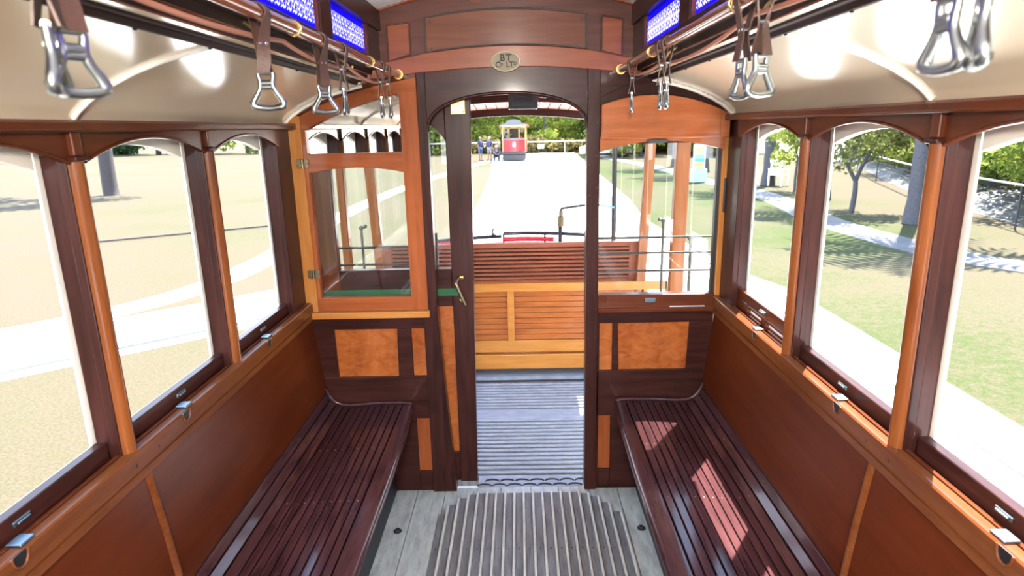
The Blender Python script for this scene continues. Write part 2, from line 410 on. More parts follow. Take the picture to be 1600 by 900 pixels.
# doorway threshold with scalloped cut-outs
mb = MB().box(-.18, .32, BY+.02, BY+.13, -.025, -.004)
mb.build('threshold', 'tread', fl, .002)
mb = MB()
for i in range(7):
    cx = -.15+.072*i
    mb.band([(cx+.03*math.cos(PI*j/10), BY+.035+.012*math.sin(PI*j/10)) for j in range(11)], [(cx+.034*math.cos(PI*j/10), BY+.035+.019*math.sin(PI*j/10)) for j in range(11)], 'z', -.004, .001)
    mb.band([(cx+.036+.03*math.cos(PI*j/10), BY+.075+.012*math.sin(PI*j/10)) for j in range(11)], [(cx+.036+.034*math.cos(PI*j/10), BY+.075+.019*math.sin(PI*j/10)) for j in range(11)], 'z', -.004, .001)
mb.build('scallops', 'iron', fl)

ZC = [(0, 1.90), (.36, 1.882), (.47, 1.862), (.56, 1.843), (.65, 1.819), (.753, 1.784), (.82, 1.753), (.865, 1.722), (.89, 1.700), (.905, 1.683)]
COVE = [(.912, 1.676), (.905, 1.690), (.89, 1.706), (.865, 1.726), (.82, 1.753), (.76, 1.780), (.70, 1.800), (.64, 1.816), (.583, 1.829), (.54, 1.838)]
PANEL = [(.884, .872), (.877, .82), (.870, .76), (.862, .70), (.856, .64), (.850, .58), (.846, .53), (.845, .50)]
POSTS = {-1: [2.54, 1.955, 1.370, .785, .200, -.385, -.97, -1.555, -2.14], 1: [2.535, 1.945, 1.345, .765, .180, -.405, -.99, -1.575, -2.16]}
WINL = {-1: 'left', 1: 'right'}
wn = 0
for s in (-1, 1):
    side = WINL[s]
    w = struct('wall_'+side, 'varnished %s side wall of the saloon, curved red brown panels under open arched windows' % side, 'wall')
    X = lambda v: s*v
    # lower panels
    for a, b in ((Y0, -.965), (-.965, .205), (.205, 1.375), (1.375, BY)):
        mb = MB(); lo = [(X(p), z) for p, z in PANEL]; hi = [(X(p+.012), z) for p, z in PANEL]
        mb.band(lo, hi, 'y', a, b); mb.build('lower_panel', 'panel', w, 0, 30)
    for yy in (.205, 1.375):
        mb = MB(); n = 6
        for i in range(len(PANEL)-1):
            pass
        prof = [[(X(p-.010*math.sin(PI*k/n)), yy-.013+.026*k/n, z) for k in range(n+1)] for p, z in PANEL[:-1]]
        rows = [[mb.V(q) for q in r] for r in prof]
        for r0, r1 in zip(rows, rows[1:]):
            for k in range(n): mb.F([r0[k], r0[k+1], r1[k+1], r1[k]])
        mb.build('panel_moulding', 'rail', w, 0, 60)
    # waist rail: lip, groove, face
    mb = MB().prism([(X(.874), .852), (X(.866), .856), (X(.866), .876), (X(.871), .8775), (X(.871), .8805), (X(.866), .882), (X(.866), .926), (X(.870), .930), (X(.892), .930), (X(.892), .852)], 'y', Y0, BY-.002)
    mb.build('waist_rail', 'rail', w, 0, 20)
    dots('screw', 'screw', w, [(X(.8655), yy-q-.03, .90) for yy in POSTS[s] for q in (.02, -.075)], 'x', .004, X(.0008))
    # sill strips and pocket
    mb = MB().box(*sorted((X(.898), X(.908))), Y0, BY, .86, .930); mb.build('sill_strip', 'redwood_y', w, .001)
    mb = MB().box(*sorted((X(.892), X(.95))), Y0, BY, .80, .905); mb.build('pocket_board', 'mahogany_y', w)
    mb = MB().box(*sorted((X(.95), X(.975))), Y0, BY+.05, -.25, .945); mb.build('outer_skin', 'cream_frame', w)
    # cant rail under the ceiling cove
    mb = MB().prism([(X(.862), 1.660), (X(.858), 1.664), (X(.858), 1.678), (X(.864), 1.684), (X(.97), 1.684), (X(.97), 1.660)], 'y', Y0, BY)
    mb.build('cant_rail', 'redwood_y', w, .001)
    dots('screw', 'screw', w, [(X(.8575), yy-.03, 1.671) for yy in POSTS[s]], 'x', .004, X(.0008))
    for i, yp in enumerate(POSTS[s]):
        far = yp; near = yp-.058
        if i == 0: far = BY-.002
        mb = MB().box(*sorted((X(.893), X(.915))), near+.003, far-.003, .905, 1.662).box(*sorted((X(.915), X(.952))), near+.009, far-.009, .905, 1.662)
        po = mb.build('post', 'mahogany', w, .003)
        if i:
            n = 8; c = (near+far)/2-.004
            pts = [(X(.893-.021*math.sin(PI*k/n)), c-.018*math.cos(PI*k/n)*1.0) for k in range(n+1)]
            MB().prism(pts, 'z', .930, 1.600).build('half_round', 'half_round', po, 0, 50)
            MB().box(*sorted((X(.870), X(.893))), c-.021, c+.021, 1.600, 1.611).build('capital', 'mahogany', po, .003)
            MB().box(*sorted((X(.876), X(.893))), c-.014, c+.014, 1.611, 1.661).build('bracket', 'redwood', po, .003)
    # bays
    for i in range(len(POSTS[s])):
        y1 = POSTS[s][i]-.058 if i else POSTS[s][0]-.058
        y0 = POSTS[s][i+1] if i+1 < len(POSTS[s]) else Y0
        if y1-y0 < .2: continue
        c0, c1 = y0-.03, y1+.03
        cv = arc(y0-.004, y1+.004, 1.598, 1.646)
        mb = MB().band([(c0, 1.598)]+cv+[(c1, 1.598)], [(c0, 1.662)]+[(p[0], 1.662) for p in cv]+[(c1, 1.662)], 'x', X(.888), X(.902))
        ab = mb.build('arch_board', 'redwood_y', w, 0, 30)
        MB().tube([(X(.887), p[0], p[1]) for p in cv], .0042, 6).build('arch_bead', 'redwood_y', ab, 0, 60)
        wn += 1
        nth = ['farthest', 'second from the end wall', 'third from the end wall', 'fourth from the end wall', 'fifth from the end wall', 'sixth from the end wall', 'seventh from the end wall', 'eighth from the end wall'][i]
        wi = struct('window_%d' % wn, 'open arched %s side window, %s, with its sash lowered' % (side, nth), 'window', (X(.94), (y0+y1)/2, .94))
        cv2 = arc(y0+.008, y1-.008, 1.585, 1.628)
        mb = MB().band(cv2, [(p[0], 1.665) for p in cv2], 'x', X(.953), X(.974))
        mb.box(*sorted((X(.954), X(.960))), y0-.03, y0+.002, .93, 1.665).box(*sorted((X(.954), X(.960))), y1-.002, y1+.03, .93, 1.665)
        mb.build('outer_frame', 'cream_frame', wi, 0, 30)
        raised = (s == 1 and i == 0)
        zt = 1.000 if raised else .968
        if raised:
            mb = MB().box(.922, .940, y0+.004, y1+.02, .962, zt).box(.922, .940, y0+.004, y0+.045, .905, .962).box(.922, .940, y1-.10, y1+.02, .905, .962).box(.922, .940, (y0+y1)/2-.02, (y0+y1)/2+.02, .905, .962)
            sr = mb.build('sash', 'redwood_y', wi, .002)
            mb = MB()
            for q in range(3): mb.box(.924, .936, y0+.04, y1-.09, .908+.02*q, .918+.02*q)
            mb.build('louvre', 'redwood_y', wi, .002)
        else:
            mb = MB().box(*sorted((X(.917), X(.943))), y0+.004, y1-.004, .905, zt)
            sr = mb.build('sash', 'mahogany_y', wi, .003)
        ym = (y0+y1)/2-.005
        mb = MB().box(*sorted((X(.9125), X(.924))), ym-.022, ym+.022, zt-.026, zt-.014).box(*sorted((X(.908), X(.9125))), ym-.016, ym+.016, zt-.022, zt-.017)
        mb.build('finger_pull', 'steel', wi, .002)
        # latch bolt in a round notch of the waist rail
        MB().box(*sorted((X(.872), X(.902))), ym-.062, ym-.026, .9295, .936).build('latch_bolt', 'steel', wi, .002)
        n = 10
        mb = MB().prism([(ym-.075+.017*math.cos(PI+PI*k/n), .929+.026*math.sin(PI+PI*k/n)) for k in range(n+1)], 'x', X(.8652), X(.8672))
        mb.build('notch', 'bench_dark', wi)
        mb = MB().tube([(X(.8655), ym-.075+.019*math.cos(PI+PI*k/n), .929+.028*math.sin(PI+PI*k/n)) for k in range(n+1)], .003, 6)
        mb.build('notch_lip', 'rail', wi, 0, 60)
    # fixed ceiling mouldings under the clerestory
    tr = struct('trim_%d' % (1 if s < 0 else 2), 'dark stepped moulding along the %s foot of the clerestory' % side, 'moulding')
    P = [(.592, 1.822), (.576, 1.820), (.570, 1.830), (.556, 1.830), (.551, 1.842), (.536, 1.842), (.530, 1.856), (.516, 1.856), (.511, 1.872), (.497, 1.874), (.494, 1.905), (.505, 1.905), (.52, 1.90), (.592, 1.86)]
    MB().prism([(X(a), b) for a, b in P], 'y', Y0, BY-.10 if s < 0 else BY-.02).build('moulding', 'moulding', tr, .0015)
    MB().prism([(X(.5165), 1.8555), (X(.5295), 1.8555), (X(.5295), 1.8535), (X(.5165), 1.8535)], 'y', Y0, BY-.10).build('bead', 'rail_pole', tr)
    MB().prism([(X(.537), 1.8415), (X(.550), 1.8415), (X(.550), 1.8385), (X(.537), 1.8385)], 'y', Y0, BY-.10).build('bead', 'rail_pole', tr)
    dots('screw', 'screw', tr, [(X(.583), -.2+.26*q, 1.819) for q in range(11)], 'z', .004, 0, ball=.6)

# ceiling: two coves, the raised clerestory roof and its battens
ce = struct('ceiling', 'cream painted coved ceiling with a raised white centre', 'ceiling')
for s in (-1, 1):
    mb = MB().band([(s*a, b) for a, b in COVE], [(s*(a+.004), b+.02) for a, b in COVE], 'y', Y0, BY+.06)
    mb.build('cove', 'cream', ce, 0, 40)
    for yy in (-2.13, -.962, .208, 1.378):
        MB().tube([(s*(a-.002), yy, b-.002) for a, b in COVE[1:-1]], .006, 8).build('batten', 'white_bead', ce, 0, 60)
    MB().tube([(s*(a-.004), BY-.006, b-.006) for a, b in COVE[0:-1]], .0075, 8).build('end_bead', 'white_bead', ce, 0, 60)
TOP = [(-.52+1.04*i/16, 2.098+.08*(1-((-.52+1.04*i/16)/.52)**2)) for i in range(17)]
MB().band(TOP, [(a, b+.02) for a, b in TOP], 'y', Y0, BY+.06).build('centre_panel', 'ceiling_white', ce, 0, 40)

# clerestory lights of etched blue glass
LIT = {-1: [(1.985, 2.455), (1.40, 1.875), (.815, 1.29), (.23, .705), (-.355, .12), (-.94, -.465), (-1.525, -1.05), (-2.11, -1.635)], 1: [(1.985-.075, 2.445), (1.33, 1.80), (.75, 1.22), (.165, .64), (-.42, .06), (-1.005, -.525), (-1.59, -1.11), (-2.175, -1.695)]}
for s in (-1, 1):
    tr = struct('trim_%d' % (3 if s < 0 else 4), 'dark timber clerestory framing above the %s handrail' % WINL[s], 'moulding')
    mb = MB().box(*sorted((s*.496, s*.53)), Y0, BY, 1.90, 1.918).box(*sorted((s*.49, s*.53)), Y0, BY, 2.026, 2.10)
    prev = BY
    for a, b in LIT[s]:
        mb.box(*sorted((s*.499, s*.528)), b, prev, 1.918, 2.026); prev = a
    mb.box(*sorted((s*.499, s*.528)), Y0, prev, 1.918, 2.026)
    mb.build('framing', 'mahogany_y', tr, .002)
    for i, (a, b) in enumerate(LIT[s]):
        wn += 1
        nth = ['nearest the end wall', 'second from the end wall', 'third from the end wall', 'fourth from the end wall', 'fifth from the end wall', 'sixth from the end wall', 'seventh from the end wall', 'eighth from the end wall'][i]
        wi = struct('window_%d' % wn, 'small blue clerestory light with white scrolls, %s side, %s' % (WINL[s], nth), 'window', (s*.51, (a+b)/2, 1.92))
        MB().box(*sorted((s*.515, s*.519)), a-.004, b+.004, 1.912, 2.032).build('pane', 'blue_glass', wi)
        mb = MB(); t = .010
        mb.box(*sorted((s*.503, s*.515)), a, a+t, 1.916, 2.028).box(*sorted((s*.503, s*.515)), b-t, b, 1.916, 2.028)
        mb.build('glazing_bead', 'redwood', wi)

# ------------------------------------------------------------------ end wall (bulkhead)
wf = struct('wall_front', 'panelled end wall of the saloon around the sliding door opening', 'wall')
F0, F1 = BY, BY+.035
# dado left / right
for s in (-1, 1):
    if s < 0:
        ox, ix, cut = -.884, -.363, -.446
        rails = dict(main=(-.787, -.783, -.508, -.514, .801, .576), small=(-.446, -.388, .797, .577), low=(-.447, -.386, .366, .100))
    else:
        ox, ix = .876, .373
        rails = dict(main=(.776, .768, .463, .470, .810, .590), small=(.383, .440, .808, .580), low=(.383, .438, .366, .102))
    a0, a1, b0, b1, zt, zb = rails['main']
    mb = MB()
    XX = lambda u, v: sorted((u, v))
    # top rail, bench rail, stiles, bottom rail
    mb.box(*XX(ox, ix), F0, F1, zt, .86)
    mb.box(*XX(ox, ix), F0, F1, .37, zb)
    e = -1 if s < 0 else 1
    mb.prism([(ox, zb), (a1+0*e, zb), (a0, zt), (ox, zt)], 'y', F0, F1)
    sm = rails['small']
    far = sm[0] if s < 0 else sm[1]
    mb.prism([(b1, zb), (far, zb), (far, zt), (b0, zt)], 'y', F0, F1)
    nr = sm[1] if s < 0 else sm[0]
    mb.box(*XX(nr, ix), F0, F1, .0, zt)
    lw = rails['low']; lf = lw[0] if s < 0 else lw[1]
    mb.box(*XX(lf, lf+e*.13), F0, F1, 0, .37)
    mb.box(*XX(lf, nr), F0, F1, 0, .10)
    mb.build('dado_frame', 'mahogany_x', wf, .003)
    MB().prism([(a1+e*.004, zb-.004), (b1-e*.004, zb-.004), (b0-e*.004, zt+.004), (a0+e*.004, zt+.004)], 'y', F0+.012, F0+.02).build('dado_panel', 'maple', wf)
    MB().box(*XX(far+e*.004, nr-e*.004), F0+.012, F0+.02, zb-.004, zt+.004).build('dado_panel', 'maple', wf)
    MB().box(*XX(lf+e*.004, nr-e*.004), F0+.012, F0+.02, .09, .37).build('dado_panel', 'cedar', wf)
    MB().box(*XX(ox, ix), F0+.024, F0+.034, .0, .86).build('dado_back', 'mahogany_x', wf)

# ledge under the hinged inner window
MB().box(-.884, -.356, BY-.030, F1, .858, .8875).build('ledge', 'ochre_x', wf, .004)
# door posts
mb = MB().prism([(-.363, 1.885), (-.325, 1.885), (-.325, .90), (-.312, .60), (-.290, .25), (-.276, 0), (-.386, 0), (-.386, .86), (-.363, .87)], 'y', BY-.012, BY+.045)
mb.build('door_post', 'mahogany', wf, .003)
mb = MB().box(.320, .373, BY-.012, BY+.05, 0, 1.875)
dp = mb.build('door_post', 'mahogany', wf, .004)
dots('nail', 'screw', wf, [(.330, BY-.0128, .12+.125*q) for q in range(14)]+[(.362, BY-.0128, .62+.13*q) for q in range(9)], 'y', .003, .001)
# lintel board above the arched doorway
def door_arch(i, n=28):
    t = PI-PI*i/n; c, sn = math.cos(t), math.sin(t)
    ex = .62
    return (-.0025+.3225*math.copysign(abs(c)**(2*.5*1.0), c), 1.640+.145*abs(sn)**(ex*1.25))
AR = [door_arch(i) for i in range(29)]
BL = [(-.58, 1.842), (-.488, 1.850), (-.345, 1.868), (-.17, 1.879), (0, 1.883), (.17, 1.879), (.331, 1.867), (.53, 1.846), (.60, 1.838)]
BT = [(-.58, 1.895), (-.468, 1.911), (-.318, 1.941), (-.16, 1.957), (0, 1.963), (.16, 1.957), (.315, 1.941), (.457, 1.912), (.60, 1.89)]
mb = MB().band([(-.36, 1.640)]+AR+[(.352, 1.640)], [(-.36, lerp(BL, -.345)+.01)]+[(p[0], lerp(BL, p[0])+.01) for p in AR]+[(.352, lerp(BL, .34)+.01)], 'y', BY-.004, BY+.04)
mb.build('lintel', 'mahogany_x', wf, 0, 30)
MB().tube([(a, BY-.006, b) for a, b in AR], .0065, 8).build('arch_bead', 'mahogany_x', wf, 0, 60)
mb = MB().band([(a, lerp(BL, a)) for a in [-.58+.0295*i for i in range(41)]], [(a, lerp(BT, a)) for a in [-.58+.0295*i for i in range(41)]], 'y', BY-.014, BY+.03)
mb.build('belt', 'belt', wf, .003)
# frieze above the belt
fx = [-.525+.02625*i for i in range(41)]
ct = lambda a: 2.098+.08*(1-(a/.52)**2)
MB().band([(a, lerp(BT, a)-.004) for a in fx], [(a, ct(a)) for a in fx], 'y', BY, BY+.03).build('frieze_frame', 'frieze_dark', wf, 0, 30)
def frieze_panel(x0, x1, lo, hi, mat):
    q = [x0+(x1-x0)*i/16 for i in range(17)]
    MB().band([(a, lo(a)) for a in q], [(a, hi(a)) for a in q], 'y', BY-.006, BY+.01).build('frieze_panel', mat, wf, .002)
    loop = [(a, BY-.007, lo(a)) for a in q]+[(a, BY-.007, hi(a)) for a in reversed(q)]
    MB().tube(loop, .0035, 6, closed=True).build('panel_bead', 'dull_bronze' if x1-x0 > .3 else 'frieze_dark', wf, 0, 60)
frieze_panel(-.316, .315, lambda a: 1.966-.022*(a/.316)**2, lambda a: 2.097-.027*(a/.316)**2, 'frieze')
frieze_panel(-.466, -.378, lambda a: 1.938+(a+.378)*.31, lambda a: 2.055+(a+.378)*.10, 'belt')
frieze_panel(.375, .456, lambda a: 1.933-(a-.375)*.25, lambda a: 2.062-(a-.375)*.16, 'belt')
for a, b in ((-.296, 1.955), (-.296, 2.055), (.296, 1.955), (.296, 2.055)): dots('screw', 'screw', wf, [(a, BY-.010, b)], 'y', .006, .004, 12)
for a in (-.11, .11): MB().disc((a, BY-.004, 2.148), 'y', .03, .004, 18).build('boss', 'frieze', wf)
dots('screw', 'screw', wf, [(a, BY-.003, 2.085) for a in (-.48, -.36, .36, .48)], 'y', .004, .003)
fx2 = [-.525+.02625*i for i in range(41)]
MB().tube([(a, BY-.004, ct(a)-.003) for a in fx2], .006, 6).build('ceiling_bead', 'belt', wf, 0, 60)
# corner boards beneath the coves
lx = [-.905+.0136*i for i in range(41)]
MB().band([(a, max(.86, lerp(ZC, -a)-.045)) for a in lx], [(a, lerp(ZC, -a)) for a in lx], 'y', BY-.004, BY+.03).build('cove_board', 'redwood_x', wf, 0, 30)
rx = [.345+.014*i for i in range(41)]
MB().band([(a, 1.575) for a in rx], [(a, lerp(ZC, a)) for a in rx], 'y', BY-.002, BY+.03).build('cove_board', 'mahogany_x', wf, 0, 30)
MB().prism([(.345, 1.745), (.56, 1.842), (.52, 1.85), (.345, 1.87)], 'y', BY-.010, BY).build('fillet', 'mahogany_x', wf, .002)
# vertical strips at the corners
MB().box(-.905, -.842, BY-.010, BY+.03, .886, 1.712).build('hinge_strip', 'ochre', wf, .003)
mb = MB().box(.872, .908, BY-.012, BY+.03, .93, 1.60); cp = mb.build('corner_post', 'ochre', wf, .003)
mb = MB().box(.884, .893, BY-.016, BY-.01, 1.29, 1.43); mb.build('slot_plate', 'iron', cp, .002)

# the hinged inner window on the left
wn += 1
lw = struct('window_%d' % wn, 'cedar framed hinged window left of the doorway with a mirrored fanlight above', 'window', (-.60, BY, .89))
FF = BY-.012
def zf(a): return lerp(ZC, -a)-.032
gt = lambda a: 1.653+(1.791-1.653)*((a+.826)/.40)+.018*(1-((a+.626)/.20)**2)
q = [-.842+.0240*i for i in range(21)]
mb = MB()
mb.band([(a, gt(max(-.826, min(-.427, a)))) for a in q], [(a, zf(a)+.002) for a in q], 'y', FF, BY+.03)
lo2 = arc(-.832, -.432, 1.480, 1.503)
mb.band(lo2, [(p[0], 1.562) for p in lo2], 'y', FF+.001, BY+.029)
mb.box(-.832, -.432, FF+.001, BY+.029, .888, .950)
mb.build('rails', 'cedar_x', lw, .003)
mb = MB().prism([(-.842, .888), (-.832, .888), (-.826, gt(-.826)), (-.826, zf(-.826)-.004), (-.842, zf(-.842)-.004)], 'y', FF+.002, BY+.028)
mb.box(-.842, -.824, FF, BY+.03, .888, 1.66)
mb.box(-.434, -.362, FF-.001, BY+.03, .888, 1.80)
mb.build('stiles', 'cedar', lw, .003)
MB().box(-.83, -.43, BY+.010, BY+.013, 1.555, 1.80).build('fanlight_mirror', 'mirror', lw)
MB().box(-.835, -.43, BY+.010, BY+.013, .94, 1.51).build('lower_glass', 'glass', lw)
for z in (1.523, 1.057):
    mb = MB()
    for dx in (-.016, .016): mb.disc((-.845+dx, FF-.006, z+.009), 'y', .010, .006, 12).disc((-.845+dx, FF-.006, z-.009), 'y', .010, .006, 12)
    mb.box(-.863, -.827, FF-.005, FF, z-.010, z+.010).tube([(-.845, FF-.008, z-.018), (-.845, FF-.008, z+.018)], .006, 8)
    mb.build('hinge', 'old_brass', lw, .001)

# sliding door, standing mostly open behind the hinged window
DY0, DY1 = BY+.052, BY+.088
do = struct('door_1', 'dark mahogany sliding door with a tall glass pane and a brass pull', 'door', (-.50, BY+.07, 0))
MB().box(-.835, -.755, DY0, DY1, .02, 1.84).build('stile', 'redwood', do, .003)
mb = MB()
mb.prism([(-.182, .015), (-.152, 1.86), (-.262, 1.86), (-.262, .015)], 'y', DY0-.001, DY1)
mb.build('stile', 'mahogany', do, .003)
mb = MB()
qs = arc(-.755, -.262, 1.600, 1.685); qs = [(-.755+.493*i/24, 1.60+.085*(1-abs(((-.755+.493*i/24)+.5085)/.2465)**5)) for i in range(25)]
mb.band(qs, [(p[0], 1.86) for p in qs], 'y', DY0, DY1)
mb.box(-.755, -.262, DY0, DY1, .885, 1.055).box(-.755, -.262, DY0, DY1, .02, .17)
mb.build('rails', 'mahogany_x', do, .003)
MB().box(-.765, -.25, DY0+.016, DY0+.020, 1.04, 1.70).build('pane', 'glass', do)
MB().box(-.755, -.262, DY0+.010, DY0+.022, .16, .89).build('panel', 'maple', do)
MB().box(-.834, -.228, DY0-.004, DY0, .935, .968).build('felt_strip', 'green_felt', do)
hd = MB().tube(smooth_path([(-.226, DY0-.012, 1.020), (-.240, DY0-.035, 1.005), (-.236, DY0-.042, .985), (-.214, DY0-.042, .925), (-.204, DY0-.04, .900)], 4), [.007]*17, 10).build('handle', 'old_brass', do, 0, 60)
MB().ball((-.218, DY0-.014, 1.021), .011, 1, 1.2, 1).ball((-.222, DY0-.014, .918), .012, 1, 1.2, 1).tube([(-.222, DY0, .918), (-.214, DY0-.042, .92)], .006, 8).build('handle_mount', 'brass', hd, 0, 60)
pl = MB().box(-.234, -.176, DY0-.004, DY0, 1.708, 1.782).build('catch_plate', 'bright_brass', do, .001)
dots('screw', 'screw', pl, [(a, DY0-.0055, b) for a in (-.226, -.184) for b in (1.716, 1.774)], 'y', .004, .002)

# right end-wall window with its drop panel
wn += 1
rw = struct('window_%d' % wn, 'end wall window right of the doorway under an orange drop panel', 'window', (.62, BY, .94))
tp = arc(.373, .882, 1.706, 1.760); tp = [(a, b+(-.026 if a > .8 else 0)*0+(.373-a)*.09+.023) for a, b in tp]
dp_ = MB().band([(p[0], 1.594) for p in tp], tp, 'y', BY-.055, BY-.012).build('drop_panel', 'drop', rw, .004)
MB().box(.842, .846, BY-.0565, BY-.054, 1.60, 1.70).box(.40, .842, BY-.0565, BY-.054, 1.604, 1.607).build('panel_groove', 'cedar_x', dp_)
hp = arc(.371, .872, 1.545, 1.584)
mb = MB().band(hp, [(p[0], 1.605) for p in hp], 'y', BY-.030, BY+.03); mb.build('header', 'drop', rw, 0, 30)
mb = MB().disc((.60, BY-.045, 1.584), 'y', .008, .012, 16, .045); mb.build('finger_pull', 'iron', rw, .002)
MB().box(.858, .873, BY+.002, BY+.03, .94, 1.60).build('channel', 'black', rw)
mb = MB().prism([(BY-.022, .864), (BY-.022, .880), (BY-.014, .886), (BY-.010, .940), (BY+.03, .942), (BY+.03, .864)], 'x', .373, .872)
mb.box(.373, .41, BY-.0125, BY-.008, .888, .938)
mb.build('sill_rail', 'redwood_x', rw, .002)
MB().box(.573, .622, BY-.018, BY-.010, .904, .926).build('sill_catch', 'steel', rw, .003)
MB().box(.68, .83, BY-.0235, BY-.013, .8865, .8885).build('paper_strip', 'paper', rw)
MB().box(.371, .873, BY+.014, BY+.017, .94, 1.60).build('pane', 'glass', rw)
for s, zs in ((1, (1.162, 1.092, 1.010)), (-1, (1.140, 1.062))):
    mb = MB(); yb = BY+.14
    for z in zs: mb.tube([(s*.335, yb, z), (s*.95, yb, z)], .0055, 8)
    mb.tube([(s*.95, yb, .80), (s*.95, yb, 1.2)], .008, 8).tube([(s*.335, yb, .80), (s*.335, yb, 1.2)], .008, 8)
    tag(mb.build('window_guard', 'dull_bronze', None, 0, 60, loc=(s*.6, yb, .95)), 'brass guard bars across the %s' % ('right end wall window, outside the glass' if s > 0 else 'outside of the left sliding door glass'), 'guard rail')
MB().box(-.905, -.36, BY+.095, BY+.105, 0, .93).build('outer_sheet', 'cream_frame', wf)
MB().box(.36, .95, BY+.036, BY+.045, 0, .93).build('outer_sheet', 'cream_frame', wf)

# oval maker's plate with its lettering
mp = thing('name_plate', 'oval brass plate lettered BT Co Ltd over the doorway', 'plate', (-.003, BY-.016, 1.90))
mp['label'] = 'oval brass plate with raised dark lettering, fixed over the arched doorway'
MB().disc((-.003, BY-.020, 1.901), 'y', .037, .006, 40, .0565).build('plate', 'plate_face', mp, .002)
rim = [(-.003+.0555*math.cos(2*PI*k/48), BY-.021, 1.901+.036*math.sin(2*PI*k/48)) for k in range(48)]
MB().tube(rim, .0025, 6, closed=True).build('rim', 'old_brass', mp, 0, 60)
def text(body, x, z, size, parent, mat, y, name='lettering', flip=False):
    cu = bpy.data.curves.new(name, 'FONT'); cu.body = body; cu.size = size; cu.align_x = 'CENTER'; cu.align_y = 'CENTER'; cu.extrude = .0012; cu.offset = size*.02
    o = bpy.data.objects.new(name, cu); COL.objects.link(o)
    dg = bpy.context.evaluated_depsgraph_get(); me = bpy.data.meshes.new_from_object(o.evaluated_get(dg))
    bpy.data.objects.remove(o); bpy.data.curves.remove(cu)
    me.materials.clear(); me.materials.append(M[mat])
    r = Matrix.Rotation(PI/2, 4, 'X'); me.transform(r); me.transform(Matrix.Translation(Vector((x, y, z))-OR[parent.name]))
    o = bpy.data.objects.new(name, me); COL.objects.link(o); o.parent = parent; OR[o.name] = OR[parent.name]
    return o
text('B', -.0155, 1.914, .036, mp, 'plate_ink', BY-.021)
text('T', .010, 1.914, .036, mp, 'plate_ink', BY-.021)
text('C', -.033, 1.889, .030, mp, 'plate_ink', BY-.021)
text('o', -.019, 1.892, .020, mp, 'plate_ink', BY-.021)
text('L', .006, 1.889, .030, mp, 'plate_ink', BY-.021)
text('T', .020, 1.890, .026, mp, 'plate_ink', BY-.021)
text('D', .034, 1.893, .016, mp, 'plate_ink', BY-.021)

# unseen opal globes added behind the camera to brighten the saloon
def emit(name, col, k):
    m, nt, b = newmat(name)
    b.inputs['Base Color'].default_value = (.9, .88, .84, 1); b.inputs['Emission Color'].default_value = col; b.inputs['Emission Strength'].default_value = k
    return m
M['opal'] = emit('opal', (1, .91, .78, 1), 235)
for y, nm in ((-.48, 'added opal globe fill lamp, out of view, the one nearer the sliding door'), (-1.70, 'added opal globe fill lamp, out of view, the one nearer the rear')):
    lp = thing('added_fill_lamp', nm, 'lamp', (0, y, 2.17), 'added fill lamps on the centre line')
    MB().disc((0, y, 2.158), 'z', .05, .02, 24).build('rose', 'brass', lp, .004)
    MB().tube([(0, y, 2.16), (0, y, 1.95)], .008, 10).disc((0, y, 1.945), 'z', .03, .018, 20).build('stem', 'brass', lp, .003)
    MB().ball((0, y, 1.885), .068, 1, 1, 1, 24, 16).build('globe', 'opal', lp, 0, 60)

